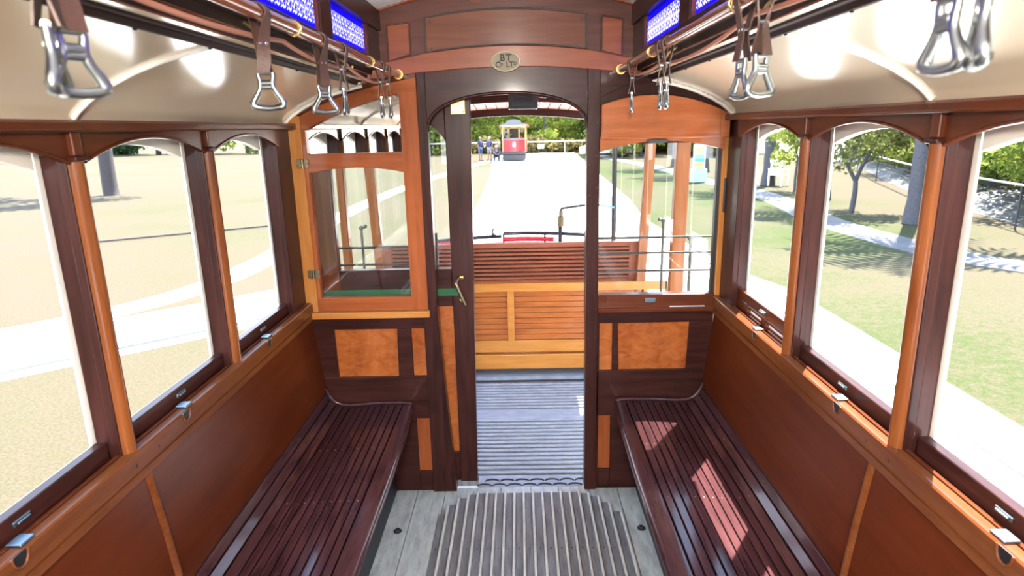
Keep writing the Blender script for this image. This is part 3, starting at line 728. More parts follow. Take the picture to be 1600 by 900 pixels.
# ------------------------------------------------------------------ benches
SEAT = [(.500, .452), (.560, .452), (.620, .450), (.680, .446), (.735, .443), (.775, .446), (.805, .458), (.828, .482), (.842, .515), (.845, .530)]
def bench(s, label):
    b = thing('slatted_bench', label, 'bench', (s*.64, 1.1, 0))
    X = lambda v: s*v
    y0, y1 = Y0+.02, BY-.004
    def front(y): return .432 if y < 2.0 else .432-.0+.022*((y-2.0)/.64)**2
    # slats following the dipped seat
    acc = [0]
    for (a, p), (c, q) in zip(SEAT, SEAT[1:]): acc.append(acc[-1]+math.hypot(c-a, q-p))
    tot = acc[-1]
    def at(t):
        for i in range(len(acc)-1):
            if t <= acc[i+1] or i == len(acc)-2:
                f = (t-acc[i])/(acc[i+1]-acc[i]); a, c = SEAT[i], SEAT[i+1]
                p = Vector((a[0]+(c[0]-a[0])*f, a[1]+(c[1]-a[1])*f)); d = Vector((c[0]-a[0], c[1]-a[1])).normalized(); return p, Vector((-d.y, d.x))
    mb = MB(); t = .004; scr = []
    wds = [.0252]*9+[.030, .030, .030, .034, .030]
    k = 0
    while t+.02 < tot and k < 16:
        wd = wds[min(k, len(wds)-1)]
        p0, n0 = at(t); p1, n1 = at(min(t+wd, tot))
        mb.prism([(X(v.x), v.y) for v in (p0, p1, p1-n1*.014, p0-n0*.014)], 'y', y0, y1)
        for yy in (.9, 1.38, 1.86, 2.22):
            c = (p0+p1)/2+n0*.0002; scr.append((X(c.x), yy, c.y))
        t += wd+.0045; k += 1
    mb.build('slats', 'bench', b, .0018)
    dots('screw', 'old_brass', b, scr, 'z', .0032, 0, ball=.35)
    # front board with a rounded nose
    n = 16; ys = [y0+(y1-y0)*i/n for i in range(n+1)]
    mb = MB(); rows = []
    for y in ys:
        f = front(y)
        pr = [(.497, .4525), (f+.022, .4525), (f+.010, .449), (f+.002, .440), (f, .430), (f+.006, .418), (f+.016, .412), (.497, .412)]
        rows.append([mb.V((X(a), y, z)) for a, z in pr])
    for r0, r1 in zip(rows, rows[1:]):
        for j in range(len(r0)): mb.F([r0[j], r0[(j+1) % len(r0)], r1[(j+1) % len(r0)], r1[j]])
    mb.F(rows[0]); mb.F(rows[-1][::-1])
    mb.build('front_board', 'bench', b, 0, 50)
    # dark base under the slats, bearers and kick board
    lo = [(X(a), z-.030) for a, z in SEAT]; hi = [(X(a), z-.019) for a, z in SEAT]
    MB().band(lo, hi, 'y', y0, y1).build('seat_base', 'bench_dark', b)
    MB().box(*sorted((X(.560), X(.575))), y0, y1, .0, .425).build('kick_board', 'bench_dark', b)
    # end trim on the bulkhead
    MB().tube([(X(front(BY)+.006), BY-.012, .452)]+[(X(a), BY-.012, z+.004) for a, z in SEAT], .008, 8).build('end_trim', 'bench', b, 0, 60)
    MB().tube([(X(a-.004), BY-.012, z) for a, z in [(.845, .53)]+PANEL[::-1]], .007, 8).build('back_trim', 'mahogany', b, 0, 60)
    return b
bench(-1, 'long dark slatted bench along the left wall, wholly in shade')
bench(1, 'long dark slatted bench along the right wall with bright sun patches')

# ------------------------------------------------------------------ handrails, bell cords and hanging straps
HX = {-1: .428, 1: .450}
HZ = 1.862
def handrail(s, label):
    h = thing('handrail', label, 'handrail', (s*HX[s], BY, HZ))
    MB().tube([(s*HX[s], y, HZ) for y in (Y0, 0, .6, 1.2, 1.8, 2.4, BY)], .0135, 14).build('pole', 'rail_pole', h, 0, 60)
    MB().disc((s*HX[s], BY-.024, HZ), 'y', .020, .010, 20).disc((s*HX[s], BY-.04, HZ), 'y', .0155, .02, 20).build('rosette', 'brass', h, .002)
    for y in ((.62, 1.42, 2.12) if s < 0 else (.52, 1.26, 2.02)):
        mb = MB().tube(smooth_path([(s*(HX[s]+.002), y, HZ-.016), (s*(HX[s]-.016), y, HZ), (s*(HX[s]+.002), y, HZ+.016), (s*(HX[s]+.03), y, HZ+.012), (s*.505, y, HZ+.022)], 5), .0032, 8)
        mb.tube([(s*HX[s]+.0145*math.cos(2*PI*k/18), y, HZ+.0145*math.sin(2*PI*k/18)) for k in range(18)], .0022, 8, closed=True)
        mb.build('bracket', 'brass', h, 0, 60); mb = MB()
        mb.tube(smooth_path([(s*.512, y-.05, 1.868), (s*.49, y-.05, 1.853), (s*.478, y-.05, 1.838), (s*.470, y-.05, 1.846)], 4), .0035, 6)
        mb.build('cord_hook', 'brass', h, 0, 60)
    return h
handrail(-1, 'varnished wooden handrail pole under the left clerestory lights')
handrail(1, 'varnished wooden handrail pole under the right clerestory lights')
def bellcord(s, pts, label):
    P = []
    for (ya, za), (yb, zb), sag in pts:
        for i in range(10):
            t = i/10; P.append((s*(HX[s]+.026), ya+(yb-ya)*t, za+(zb-za)*t-sag*4*t*(1-t)))
    P.append((s*(HX[s]+.026), pts[-1][1][0], pts[-1][1][1]))
    tag(MB().tube(P, .0048, 8).build('bell_cord', 'cord', None, 0, 60, loc=(s*HX[s], 1.2, 1.84)), label, 'cord')
bellcord(-1, [((Y0, 1.845), (.62, 1.842), .02), ((.62, 1.842), (1.42, 1.838), .018), ((1.42, 1.838), (1.95, 1.832), .016), ((1.95, 1.832), (2.56, 1.842), .026)], 'thin tan leather bell cord sagging behind the left handrail')
bellcord(1, [((Y0, 1.845), (.52, 1.842), .02), ((.52, 1.842), (1.26, 1.842), .014), ((1.26, 1.842), (2.02, 1.828), .022), ((2.02, 1.828), (2.58, 1.843), .014)], 'thin tan leather bell cord sagging behind the right handrail')

def strap(x, y, yaw, label, swing=0, wide=.024):
    """leather loop over the pole with a cast triangular grip; yaw 0 keeps the grip along the car, 90 faces the door"""
    root = thing('hanging_strap', label, 'hanging strap', (x, y, HZ), 'hanging straps on the handrails')
    a = math.radians(yaw); zb = 1.757
    mb = MB(); rows = []
    path = []
    for i in range(9):
        t = i/8; z = zb+(HZ-zb)*t
        pinch = .0035+.0135*abs(t-.42)/.58*(1.0 if t > .42 else .8)
        path.append((pinch, z, a*(1-t)**1.0))
    for i in range(7):
        th = PI*i/6
        if 0 < i < 6: path.append((.0165*math.cos(th), HZ+.0165*math.sin(th), 0))
    path += [(-u, z, w) for u, z, w in path[:9][::-1]]
    for u, z, w in path:
        wd = Vector((math.sin(w), math.cos(w), 0)); nd = Vector((math.cos(w), -math.sin(w), 0))
        dx = swing*(HZ-z)
        c = Vector((x+dx, y, z))+nd*u; h = wide/2
        rows.append((c, wd*h, nd))
    q = []
    for i, (c, wv, nd) in enumerate(rows):
        p, nx = rows[max(i-1, 0)][0], rows[min(i+1, len(rows)-1)][0]
        d = (nx-p).normalized(); nn = wv.normalized().cross(d).normalized()*.0014
        q.append([mb.V(c+wv+nn), mb.V(c-wv+nn), mb.V(c-wv-nn), mb.V(c+wv-nn)])
    for r0, r1 in zip(q, q[1:]):
        for j in range(4): mb.F([r0[j], r0[(j+1) % 4], r1[(j+1) % 4], r1[j]])
    mb.F(q[0]); mb.F(q[-1])
    lo = mb.build('strap', 'leather', root, 0, 50)
    am = a*(1-.46)
    wd = Vector((math.sin(am), math.cos(am), 0)); nd = Vector((math.cos(am), -math.sin(am), 0))
    mb = MB(); c = Vector((x+swing*(HZ-1.810), y, 1.810))
    for sg in (-.006, .006): MB().tube([c+wd*sg-nd*.0075, c+wd*sg+nd*.0075], .0032, 10).build('rivet', 'alu', lo, .0008)
    # grip
    wd = Vector((math.sin(a), math.cos(a), 0)); c0 = Vector((x+swing*(HZ-zb), y, 0))
    def P(u, z): return c0+wd*u+Vector((0, 0, z))
    loop = [P(.0135, zb+.002), P(.0132, zb-.006), P(.0112, zb-.015), P(.0110, zb-.023), P(.0165, zb-.034), P(.0240, zb-.045), P(.0285, zb-.053), P(.0275, zb-.0585), P(.020, zb-.0605), P(.010, zb-.062), P(0, zb-.0625)]
    rad = [.0044, .0048, .0054, .0056, .0056, .0062, .0072, .0072, .0060, .0055, .0055]
    mir = [c0-wd*(v-c0).dot(wd)+Vector((0, 0, v.z)) for v in loop[:-1]][::-1]
    mb = MB().tube(loop+mir, rad+rad[:-1][::-1], 10)
    mb.tube([P(-.0150, zb+.001), P(.0150, zb+.001)], .0045, 10)
    mb.tube([P(-.010, zb-.017), P(.010, zb-.017)], .0062, 10).tube([P(-.010, zb-.024), P(.010, zb-.024)], .0055, 10)
    mb.build('grip', 'alu', root, 0, 60)
    return root
xl, xr = -HX[-1], HX[1]
strap(xl, .675, -24, 'nearest left hand strap, its grip seen almost edge on', .0)
strap(xl, .705, 24, 'second left hand strap from the camera, grip turned half towards it', .0)
strap(xl, 1.235, 86, 'left hand strap with its grip square on and two bright rivets showing', .0)
strap(xl, 1.60, 58, 'left hand strap in front of the cedar arch, grip turned open', .0)
strap(xl, 1.785, -6, 'left hand strap with edge on grip just beyond the open one', .0)
strap(xl, 2.27, -8, 'left hand strap by the pole end, front one of the last pair', .0)
strap(xl, 2.37, -15, 'left hand strap closest to the end wall, behind its twin', .08)
strap(xr, 2.36, 10, 'right hand strap closest to the end wall, hanging alone', .0)
strap(xr, 1.885, 16, 'right hand strap in the middle pair, the farther one', .0)
strap(xr, 1.815, 8, 'right hand strap in the middle pair, the nearer one', .0)
strap(xr, 1.215, -7, 'right hand strap with a narrow grip left of an open one', .0)
strap(xr, 1.12, 62, 'right hand strap with its grip open against the white ceiling glare', .0)
strap(xr, .645, 2, 'right hand strap near the camera with grip partly open', .0)
strap(xr, .598, 24, 'nearest right hand strap, grip edge on', .0)

# ------------------------------------------------------------------ front platform of the tram
pf = struct('floor_platform', 'grey ribbed timber floor of the open front platform', 'floor')
mb, mr = MB(), MB()
mb.box(-.95, .95, BY+.13, 3.955, -.06, -.012)
MB().box(-.95, .95, 4.035, 5.6, -.06, -.006).build('end_board', 'tread', pf)
MB().box(-.95, .95, 3.955, 4.035, -.07, -.03).build('gap', 'black', pf)
y = BY+.15
while y < 3.93:
    if not 3.36 < y < 3.52: mr.box(-.93, .93, y, y+.022, -.012, -.001)
    y += .044
mr.box(-.93, .93, 3.365, 3.515, -.012, -.002)
mb.build('deck', 'mat_base', pf); mr.build('tread_ribs', 'tread', pf, .003)
# roof over the platform
pc = struct('ceiling_platform', 'boarded platform roof with dark bows', 'ceiling')
def roof_z(x, y): return lerp([(2.7, 1.945), (3.8, 1.915), (4.7, 1.880), (5.75, 1.808)], y)-.10*(x/.95)**2
for i in range(21):
    x0 = -.925+1.85*i/21; x1 = x0+1.85/21-.009
    mb = MB(); ys = [2.70, 3.25, 3.8, 4.25, 4.7, 5.2, 5.75]; R = []
    for yy in ys: R.append([mb.V((a, yy, roof_z(a, yy)+dz)) for a, dz in ((x0, 0), (x1, 0), (x1, .02), (x0, .02))])
    for r0, r1 in zip(R, R[1:]):
        for j in range(4): mb.F([r0[j], r0[(j+1) % 4], r1[(j+1) % 4], r1[j]])
    mb.F(R[0]); mb.F(R[-1])
    mb.build('roof_board', 'roof_board', pc)
for yy, h in ((3.4, .03), (4.75, .050), (5.7, .064)):
    q = [-.92+.092*i for i in range(21)]
    MB().band([(a, roof_z(a, yy)-h) for a in q], [(a, roof_z(a, yy)+.002) for a in q], 'y', yy, yy+.05).build('roof_bow', 'mahogany_x', pc, .003)
q = [-.93+.093*i for i in range(21)]
mb = MB(); R = []
for yy in (2.68, 3.8, 4.7, 5.78): R.append([[mb.V((a, yy, roof_z(a, yy)+.022+dz)) for a in q] for dz in (0, .02)])
for r0, r1 in zip(R, R[1:]):
    for dz in (0, 1):
        for j in range(20): mb.F([r0[dz][j], r0[dz][j+1], r1[dz][j+1], r1[dz][j]])
mb.build('roof_skin', 'ceiling_white', pc)
# box for the lamp, hung under the platform roof
lb = thing('ceiling_box', 'black metal box fixed under the platform roof', 'box', (.075, 4.43, 1.84))
mb = MB().box(-.022, .176, 4.40, 4.412, 1.768, 1.875).box(-.022, -.012, 4.412, 4.52, 1.768, 1.875).box(.166, .176, 4.412, 4.52, 1.768, 1.875).box(-.022, .176, 4.51, 4.52, 1.768, 1.875).box(-.022, .176, 4.40, 4.52, 1.872, 1.882)
mb.build('case', 'black', lb, .003)
MB().box(.01, .145, 4.396, 4.401, 1.782, 1.860).build('front_panel', 'black_gloss', lb, .004)
MB().tube([(.176, 4.45, 1.85), (.235, 4.45, 1.845)], .008, 8).tube([(.178, 4.45, 1.85), (.178, 4.45, 1.815)], .006, 8).build('lever', 'redwood_x', lb, 0, 60)
rb = thing('roof_plate', 'pale board with dark studs under the platform roof', 'board', (.11, 4.98, 1.80))
MB().box(.02, .24, 4.95, 5.08, 1.795, 1.807).build('board', 'cream_frame', rb, .003)
dots('stud', 'black', rb, [(.10, 4.98, 1.788), (.185, 4.98, 1.788), (.185, 5.05, 1.788)], 'z', .012, .008, 10)

# platform posts
def ppost(s, y, lean, label, wd=.030):
    z0, z1 = -.05, 1.86
    xt, xb = s*.890, s*(.89+lean)
    mb = MB().band([(xb-wd, z0), (xt-wd, z1)], [(xb+wd, z0), (xt+wd, z1)], 'y', y-.028, y+.028)
    tag(mb.build('platform_post', 'platform_post', None, .006, loc=(xb, y, z0)), label, 'post')
ppost(1, 4.08, -.09, 'orange wooden platform post on the right, the farther of two')
ppost(1, 3.33, -.02, 'orange wooden platform post on the right, the nearer and wider of two', .036)
ppost(-1, 3.92, -.07, 'orange wooden platform post seen through the left glass, farther one')
ppost(-1, 3.33, .0, 'slim wooden platform post at the left edge of the sliding door glass', .02)
def grab(s, y, label):
    mb = MB(); x = s*.90
    mb.tube([(x, y, 0), (x, y, 1.09)], .0085, 8)
    g = tag(mb.build('grab_pole', 'dull_bronze', None, 0, 60, loc=(x, y, 0)), label, 'pole')
    MB().tube([(x, y, 1.085), (x, y+.10, 1.085)], .007, 8).ball((x, y, 1.09), .014).ball((x, y+.10, 1.085), .012).build('stay', 'dull_bronze', g, 0, 60)
grab(1, 3.76, 'thin metal grab pole beside the farther right platform post')
grab(1, 3.14, 'thin metal grab pole beside the nearer right platform post')
grab(-1, 3.70, 'thin metal grab pole beside the left platform post')
tag(MB().tube([(.835, 5.30, -.05), (.83, 5.30, 1.80)], .020, 12).build('black_stanchion', 'black_gloss', None, 0, 60, loc=(.83, 5.3, -.05)), 'round black stanchion at the right of the dash', 'pole')
tag(MB().tube([(-.835, 5.30, -.05), (-.83, 5.30, 1.78)], .020, 12).build('black_stanchion', 'black_gloss', None, 0, 60, loc=(-.83, 5.3, -.05)), 'round black stanchion at the left of the dash, seen through the door glass', 'pole')
# bench at the far end of the platform seen from behind
pb = thing('platform_bench', 'wide bench with slatted dark back and golden panelled base on the platform', 'bench', (-.03, 4.12, 0))
bx0, bx1, by = -.872, .818, 4.10
mb = MB()
for i in range(8):
    z = .662+.0272*i
    mb.prism([(by+.006, z), (by-.006, z+.003), (by-.006, z+.016), (by+.006, z+.0195), (by+.02, z+.0195), (by+.02, z)], 'x', bx0+.06, bx1-.06)
mb.build('back_slats', 'platform_slat', pb, .002)
MB().box(bx0+.02, bx1-.02, by+.016, by+.024, .655, .885).build('back_board', 'mahogany_x', pb)
mb = MB().box(bx0, bx1, by-.006, by+.028, .878, .908).box(bx0, bx1, by, by+.024, .645, .660)
mb.box(bx0, bx0+.06, by-.004, by+.026, .645, .88).box(bx1-.06, bx1, by-.004, by+.026, .645, .88)
mb.build('back_frame', 'platform_slat', pb, .003)
mb = MB().box(bx0-.06, 1.0, by-.05, by+.012, .590, .648).box(bx0, bx1+.05, by-.046, by-.014, .165, .248).box(bx0, bx1+.05, by-.05, by-.012, .045, .148)
for c in (-.03, -.88, .86): mb.box(c-.022, c+.022, by-.048, by-.016, .24, .60)
mb.build('base_frame', 'platform_gold', pb, .004)
mb = MB()
for i in range(9):
    z = .250+.038*i
    mb.box(bx0+.01, bx1+.03, by-.034, by-.014, z+.001, z+.0365)
mb.build('base_boards', 'platform_board', pb, .003)
mb = MB().box(bx0, bx1+.05, by-.012, by+.30, .04, .60); mb.build('seat_box', 'platform_board', pb)
mp2 = MB().box(1.0, 1.12, by-.06, by+.0, .548, .648).build('end_plate', 'steel', pb, .004)
dots('hole', 'black', mp2, [(a, by-.062, b) for a in (1.03, 1.09) for b in (.58, .615)], 'y', .007, .002, 10)
# dash at the very front
da = thing('dash_panel', 'curved red dash of the front platform behind the bench', 'dash', (0, 5.35, -.1))
q = [-.85+.085*i for i in range(21)]
yd = lambda a: 5.32-.35*(a/.85)**2*.9+.0
mb = MB().band([(a, yd(a)) for a in q], [(a, yd(a)+.012) for a in q], 'z', -.2, .70); mb.build('sheet', 'red_paint', da, 0, 40)
mb = MB(); rows = []
for x0, x1, zt in ((-.66, -.118, .752), (-.10, .66, .776)):
    pts = [(x0+(x1-x0)*i/10, yd(x0+(x1-x0)*i/10)-.01, zt) for i in range(11)]
    mb.tube(pts, .016, 8)
mb.build('top_rail', 'black_gloss', da, 0, 60)
mb = MB()
for x0, x1 in ((-.64, -.50), (-.10, .325)):
    pts = [(x0+(x1-x0)*i/8, yd(x0+(x1-x0)*i/8)-.012, .727) for i in range(9)]
    mb.tube(pts, .021, 8)
mb.build('red_strip', 'red_paint', da, 0, 60)
mb = MB()
for x in (-.10, .25): mb.box(x-.008, x+.008, yd(x)-.02, yd(x), .70, .78)
mb.build('rail_bracket', 'black', da)
for x, nm in ((-.39, 'small black cleat on the dash, half behind the door edge'), (-.185, 'small black cleat on the dash, clear of the door edge')):
    mb = MB().disc((x, 5.29, .765), 'z', .022, .010, 14).tube(smooth_path([(x, 5.29, .77), (x-.008, 5.29, .80), (x+.004, 5.29, .825)], 3), .008, 8)
    tag(mb.build('cleat', 'black_gloss', None, 0, 60, loc=(x, 5.29, .765)), nm, 'cleat')
bh = thing('brake_handle', 'brass and black brake handle standing on the dash', 'handle', (.385, 5.2, .70))
MB().tube([(.375, 5.2, .69), (.375, 5.2, .86)], .017, 10).build('spindle', 'black_gloss', bh, 0, 60)
MB().tube([(.378, 5.2, .845), (.378, 5.2, .93)], .027, 14).tube([(.38, 5.2, .93), (.382, 5.2, .975)], .018, 12).build('hub', 'old_brass', bh, .003)
MB().tube(smooth_path([(.382, 5.2, .955), (.384, 5.2, .985), (.405, 5.2, .995), (.50, 5.2, 1.008), (.62, 5.2, 1.020)], 4), .011, 10).build('arm', 'iron', bh, 0, 60)
tag(MB().tube(smooth_path([(.625, 5.2, 1.02), (.70, 5.23, 1.012), (.83, 5.28, .985)], 5), .008, 8).build('blue_strap', 'blue_strap', None, 0, 60, loc=(.72, 5.24, 1.0)), 'blue strap tied from the brake handle to the black stanchion', 'strap')

# ------------------------------------------------------------------ ground outside
def slab(name, pts, z0, z1, mat, label, cat):
    mb = MB().prism(pts, 'z', z0, z1); o = mb.build(name, mat, None)
    return tag(o, label, cat, None, 'structure')
slab('lawn', [(-140, -40), (120, -40), (120, 170), (-140, 170)], GZ-.3, GZ-.012, 'lawn', 'dry yellow lawn around the tramway', 'ground')
slab('pavement_tramway', [(-1.35, -12), (4.0, -12), (4.02, 9), (3.6, 10.5), (3.3, 16.5), (3.7, 21), (4.4, 40), (5.2, 58), (4.8, 75), (-2.2, 75), (-2.0, 48), (-1.45, 35), (-1.3, 18), (-1.35, 9.8)], GZ-.2, GZ, 'concrete', 'white concrete tram track bed', 'pavement')
def ribbon_pts(path, w):
    P = smooth_path([(a, b, 0) for a, b in path], 5); L, R = [], []
    for i, p in enumerate(P):
        d = (P[min(i+1, len(P)-1)]-P[max(i-1, 0)]).normalized(); n = Vector((-d.y, d.x, 0))
        ww = w(i/(len(P)-1)) if callable(w) else w
        L.append(tuple((p+n*ww/2)[:2])); R.append(tuple((p-n*ww/2)[:2]))
    return L, R
def strip(name, path, w, z0, z1, mat, label, cat, kind='structure'):
    L, R = ribbon_pts(path, w)
    o = MB().band(L, R, 'z', z0, z1).build(name, mat, None)
    return tag(o, label, cat, None, kind)
strip('pavement_branch', [(-16, -2.2), (-9.2, 3.6), (-5.9, 6.6), (-3.5, 8.75), (-1.0, 11.2)], 1.75, GZ-.2, GZ-.002, 'concrete', 'white concrete strip of the branch track on the left', 'pavement')
strip('path_left', [(-8.8, 5.2), (-6.2, 7.9), (-5.2, 9.6), (-4.95, 12.2), (-5.2, 18.2), (-4.9, 27), (-3.6, 38), (-2.2, 48)], lambda t: .62, GZ-.2, GZ-.004, 'concrete', 'pale narrow concrete strip curving away on the left lawn', 'path')
strip('path_right', [(22, 4.6), (12, 8.2), (8.9, 9.7), (7.85, 11.3), (7.6, 13.5), (7.6, 15.8), (8.1, 19), (8.4, 23), (8.1, 28), (8.05, 34), (7.7, 41), (7.0, 47), (6.9, 57)], lambda t: 1.0, GZ-.2, GZ-.004, 'path', 'curving footpath across the right lawn', 'path')
def rail(path, label, w=.07):
    L, R = ribbon_pts(path, w)
    tag(MB().band(L, R, 'z', GZ-.03, GZ+.006).build('tram_rail', 'black', None), label, 'rail', 'tram rails set in the concrete')
rail([(-16.1, -2.75), (-9.3, 3.05), (-5.9, 5.82), (-5.48, 6.18), (-3.2, 8.22), (-.6, 10.9)], 'near rail of the branch track on the left')
rail([(3.47, -12), (3.48, 4), (3.455, 7.2), (3.1, 16), (1.6, 30), (.75, 46)], 'outer rail of the right hand track', .035)
rail([(2.35, -12), (2.38, 4), (2.35, 8), (1.64, 17), (.5, 30), (-.2, 46)], 'inner rail of the right hand track', .02)
rail([(.72, 5.5), (.62, 11), (.52, 15), (.42, 17.2), (.35, 30), (.4, 46)], 'right rail ahead of the platform', .02)
rail([(-.72, 5.5), (-.72, 30), (-.9, 46)], 'left rail ahead of the platform', .02)
tag(MB().tube(smooth_path([(-10.5, 14.0, GZ+.02), (-8.8, 15.1, GZ+.02), (-6.3, 16.65, GZ+.02), (-5.5, 17.1, GZ+.02)], 5), .022, 8).build('lawn_streak', 'bark_dark', None, 0, 60, loc=(-8, 15.5, GZ)), 'thin dark streak lying across the left lawn', 'streak')  # thin dark tube tracing a line across the grass

# ------------------------------------------------------------------ trees and scrub
def leaf_mesh(name, blobs, n, size, mat, rnd):
    vs, fs = [], []
    tot = sum(b[3]*b[4]*b[5] for b in blobs)
    for (cx, cy, cz, rx, ry, rz) in blobs:
        for _ in range(max(4, int(n*rx*ry*rz/tot))):
            while True:
                p = Vector((rnd.uniform(-1, 1), rnd.uniform(-1, 1), rnd.uniform(-1, 1)))
                if .25 < p.length < 1: break
            c = Vector((cx+p.x*rx, cy+p.y*ry, cz+p.z*rz))
            d = Vector((rnd.gauss(0, 1), rnd.gauss(0, 1), rnd.gauss(-.2, .7))).normalized()
            u = d.orthogonal().normalized(); u.rotate(Matrix.Rotation(rnd.uniform(0, 6.28), 3, d))
            v = d*size*rnd.uniform(.7, 1.4); w = u*size*.42*rnd.uniform(.7, 1.3); bnd = d.cross(u)*size*.12
            k = len(vs); vs += [c, c+v*.5+w+bnd, c+v, c+v*.5-w+bnd]; fs.append((k, k+1, k+2, k+3))
    me = bpy.data.meshes.new(name); me.from_pydata([tuple(v) for v in vs], [], fs); me.materials.append(M[mat]); return me
def place_mesh(name, me, parent):
    o = bpy.data.objects.new(name, me); COL.objects.link(o); o.parent = parent; OR[o.name] = OR[parent.name]; return o
def tree_proto(label, group, loc, H, leaf, blobs, n, size, bark, trunk, rnd, cat='tree'):
    t = thing('tree', label, cat, loc, group); loc = Vector(loc)
    mb = MB()
    for pth, r0, r1 in trunk:
        P = smooth_path([loc+Vector(p) for p in pth], 4); m = len(P)
        mb.tube(P, [r0+(r1-r0)*i/(m-1) for i in range(m)], 7)
    mb.build('trunk', bark, t, 0, 60)
    place_mesh('foliage', leaf_mesh('foliage', blobs, n, size, leaf, rnd), t)
    return t
rnd = random.Random(11)
# dense bush behind the fence and across the end of the track
protos = []
for v, (lf, bk) in enumerate((('leaf_bright', 'bark_dark'), ('leaf_mid', 'bark_dark'), ('leaf_bright', 'bark'), ('leaf_mid', 'bark'))):
    tk = []; bl = []
    for j in range(3):
        ax, ay = rnd.uniform(-.8, .8), rnd.uniform(-.8, .8); h = rnd.uniform(5, 7.5)
        tk.append(([(ax, ay, -.05), (ax+rnd.uniform(-.2, .2), ay, h*.4), (ax+rnd.uniform(-.5, .5), ay+rnd.uniform(-.4, .4), h)], .09, .03))
        for q in range(1): bl.append((ax+rnd.uniform(-1, 1), ay+rnd.uniform(-1, 1), h*rnd.uniform(.55, 1.0), 1.2, 1.2, .9))
    for q in range(16): bl.append((rnd.uniform(-2.0, 2.0), rnd.uniform(-1.6, 1.6), rnd.uniform(.4, 2.4), rnd.uniform(.6, 1.1), rnd.uniform(.6, 1.0), rnd.uniform(.4, .8)))
    protos.append(tree_proto('thin trunked tree in the sunlit bush behind the wire fence', 'trees of the bush behind the fence', (60+v*6, 150, GZ), 7, lf, bl, 11000, .115, bk, tk, rnd))
used = [False]*4
def put(i, x, y, sc_, label, group):
    if not used[i]: r = protos[i]; used[i] = True
    else: r = copy_tree(protos[i])
    r.location = (x, y, GZ+(.3 if 'right' in label else 0)); r.rotation_euler = (0, 0, rnd.uniform(0, 6.28)); r.scale = (sc_,)*3
    r['label'] = label; r['group'] = group
    return r
lab = ('thin trunked tree in the sunlit bush behind the right hand wire fence', 'trees of the bush behind the right fence')
fence_xy = [(10.2, 11.4), (10.95, 13.9), (11.45, 16.4), (12.25, 19.5), (14.4, 25.8), (16.6, 31.5), (18.6, 37.7), (19.2, 44)]
for k in range(84):
    t = rnd.random(); f = t*(len(fence_xy)-1); i = int(f); a, b = fence_xy[i], fence_xy[min(i+1, len(fence_xy)-1)]
    x = a[0]+(b[0]-a[0])*(f-i); y = a[1]+(b[1]-a[1])*(f-i)
    dst = rnd.uniform(2.6, 9.5); d = Vector((b[0]-a[0], b[1]-a[1])).normalized() if a != b else Vector((0, 1))
    put(rnd.choice((0, 0, 1, 2, 3)), x+d.y*dst, y-d.x*dst*.6, rnd.uniform(.8, 1.25), *lab)
lab2 = ('tall green tree in the belt beyond the red tram', 'trees of the belt beyond the red tram')
for k in range(30):
    put(rnd.choice((0, 1, 2, 3)), -15+32*k/29+rnd.uniform(-.6, .6), rnd.uniform(66, 78), rnd.uniform(1.3, 1.8), *lab2)
lab3 = ('bushy tree beside the footpath end, between the red tram and the fence', 'trees at the end of the footpath')
for k in range(14):
    put(rnd.choice((0, 1, 2)), 9+9*rnd.random(), rnd.uniform(46, 62), rnd.uniform(1.0, 1.5), *lab3)
# brown scrub at the foot of the bush
def scrub(name, pts, label, mat, n, size, h):
    bl = []
    for (a, b) in zip(pts, pts[1:]):
        L_ = math.dist(a, b); m = max(2, int(L_/1.0))
        for i in range(m):
            t = (i+rnd.random())/m
            bl.append((a[0]+(b[0]-a[0])*t+rnd.uniform(-.5, .5), a[1]+(b[1]-a[1])*t+rnd.uniform(-.5, .5), GZ+h*.35, rnd.uniform(.6, 1.1), rnd.uniform(.6, 1.1), h*rnd.uniform(.5, .9)))
    me = leaf_mesh(name, bl, n, size, mat, rnd)
    o = bpy.data.objects.new(name, me); COL.objects.link(o); tag(o, label, 'scrub', None, 'stuff')
scrub('undergrowth', [(x+2.2, y-.6) for x, y in fence_xy], 'low dry undergrowth along the back of the right fence', 'leaf_dry', 5000, .09, .45)
scrub('undergrowth', [(x+4.2, y-1.0) for x, y in fence_xy], 'green brush deeper in the bush behind the fence', 'leaf_bright', 9000, .12, .9)
scrub('dry_grass', [(-16, 63), (0, 62), (8, 60), (16, 57)], 'tall yellow grass in front of the belt beyond the red tram', 'leaf_dry', 9000, .42, 1.3)
# hill of earth behind the bush so no bare horizon shows between the trunks
mb = MB(); rows = []
fx_ = smooth_path([(a, b, 0) for a, b in [(8.9, 8.5)]+fence_xy+[(19.5, 60)]], 6)
for i, p in enumerate(fx_):
    d = (fx_[min(i+1, len(fx_)-1)]-fx_[max(i-1, 0)]).normalized(); n = Vector((d.y, -d.x, 0)); r = []
    for k in range(15):
        o = .35+k*.75; h = max(0, .62*(1-math.exp(-o/3.2)))*(1 if k else 0)+(rnd.uniform(-.09, .09) if k else -.02)
        q = p+n*o; r.append(mb.V((q.x, q.y, GZ+h)))
    rows.append(r)
for r0, r1 in zip(rows, rows[1:]):
    for k in range(14): mb.F([r0[k], r0[k+1], r1[k+1], r1[k]])
tag(mb.build('ground_bank', 'litter', None, 0, 180), 'brown leaf covered bank rising behind the right fence', 'ground', None, 'structure')

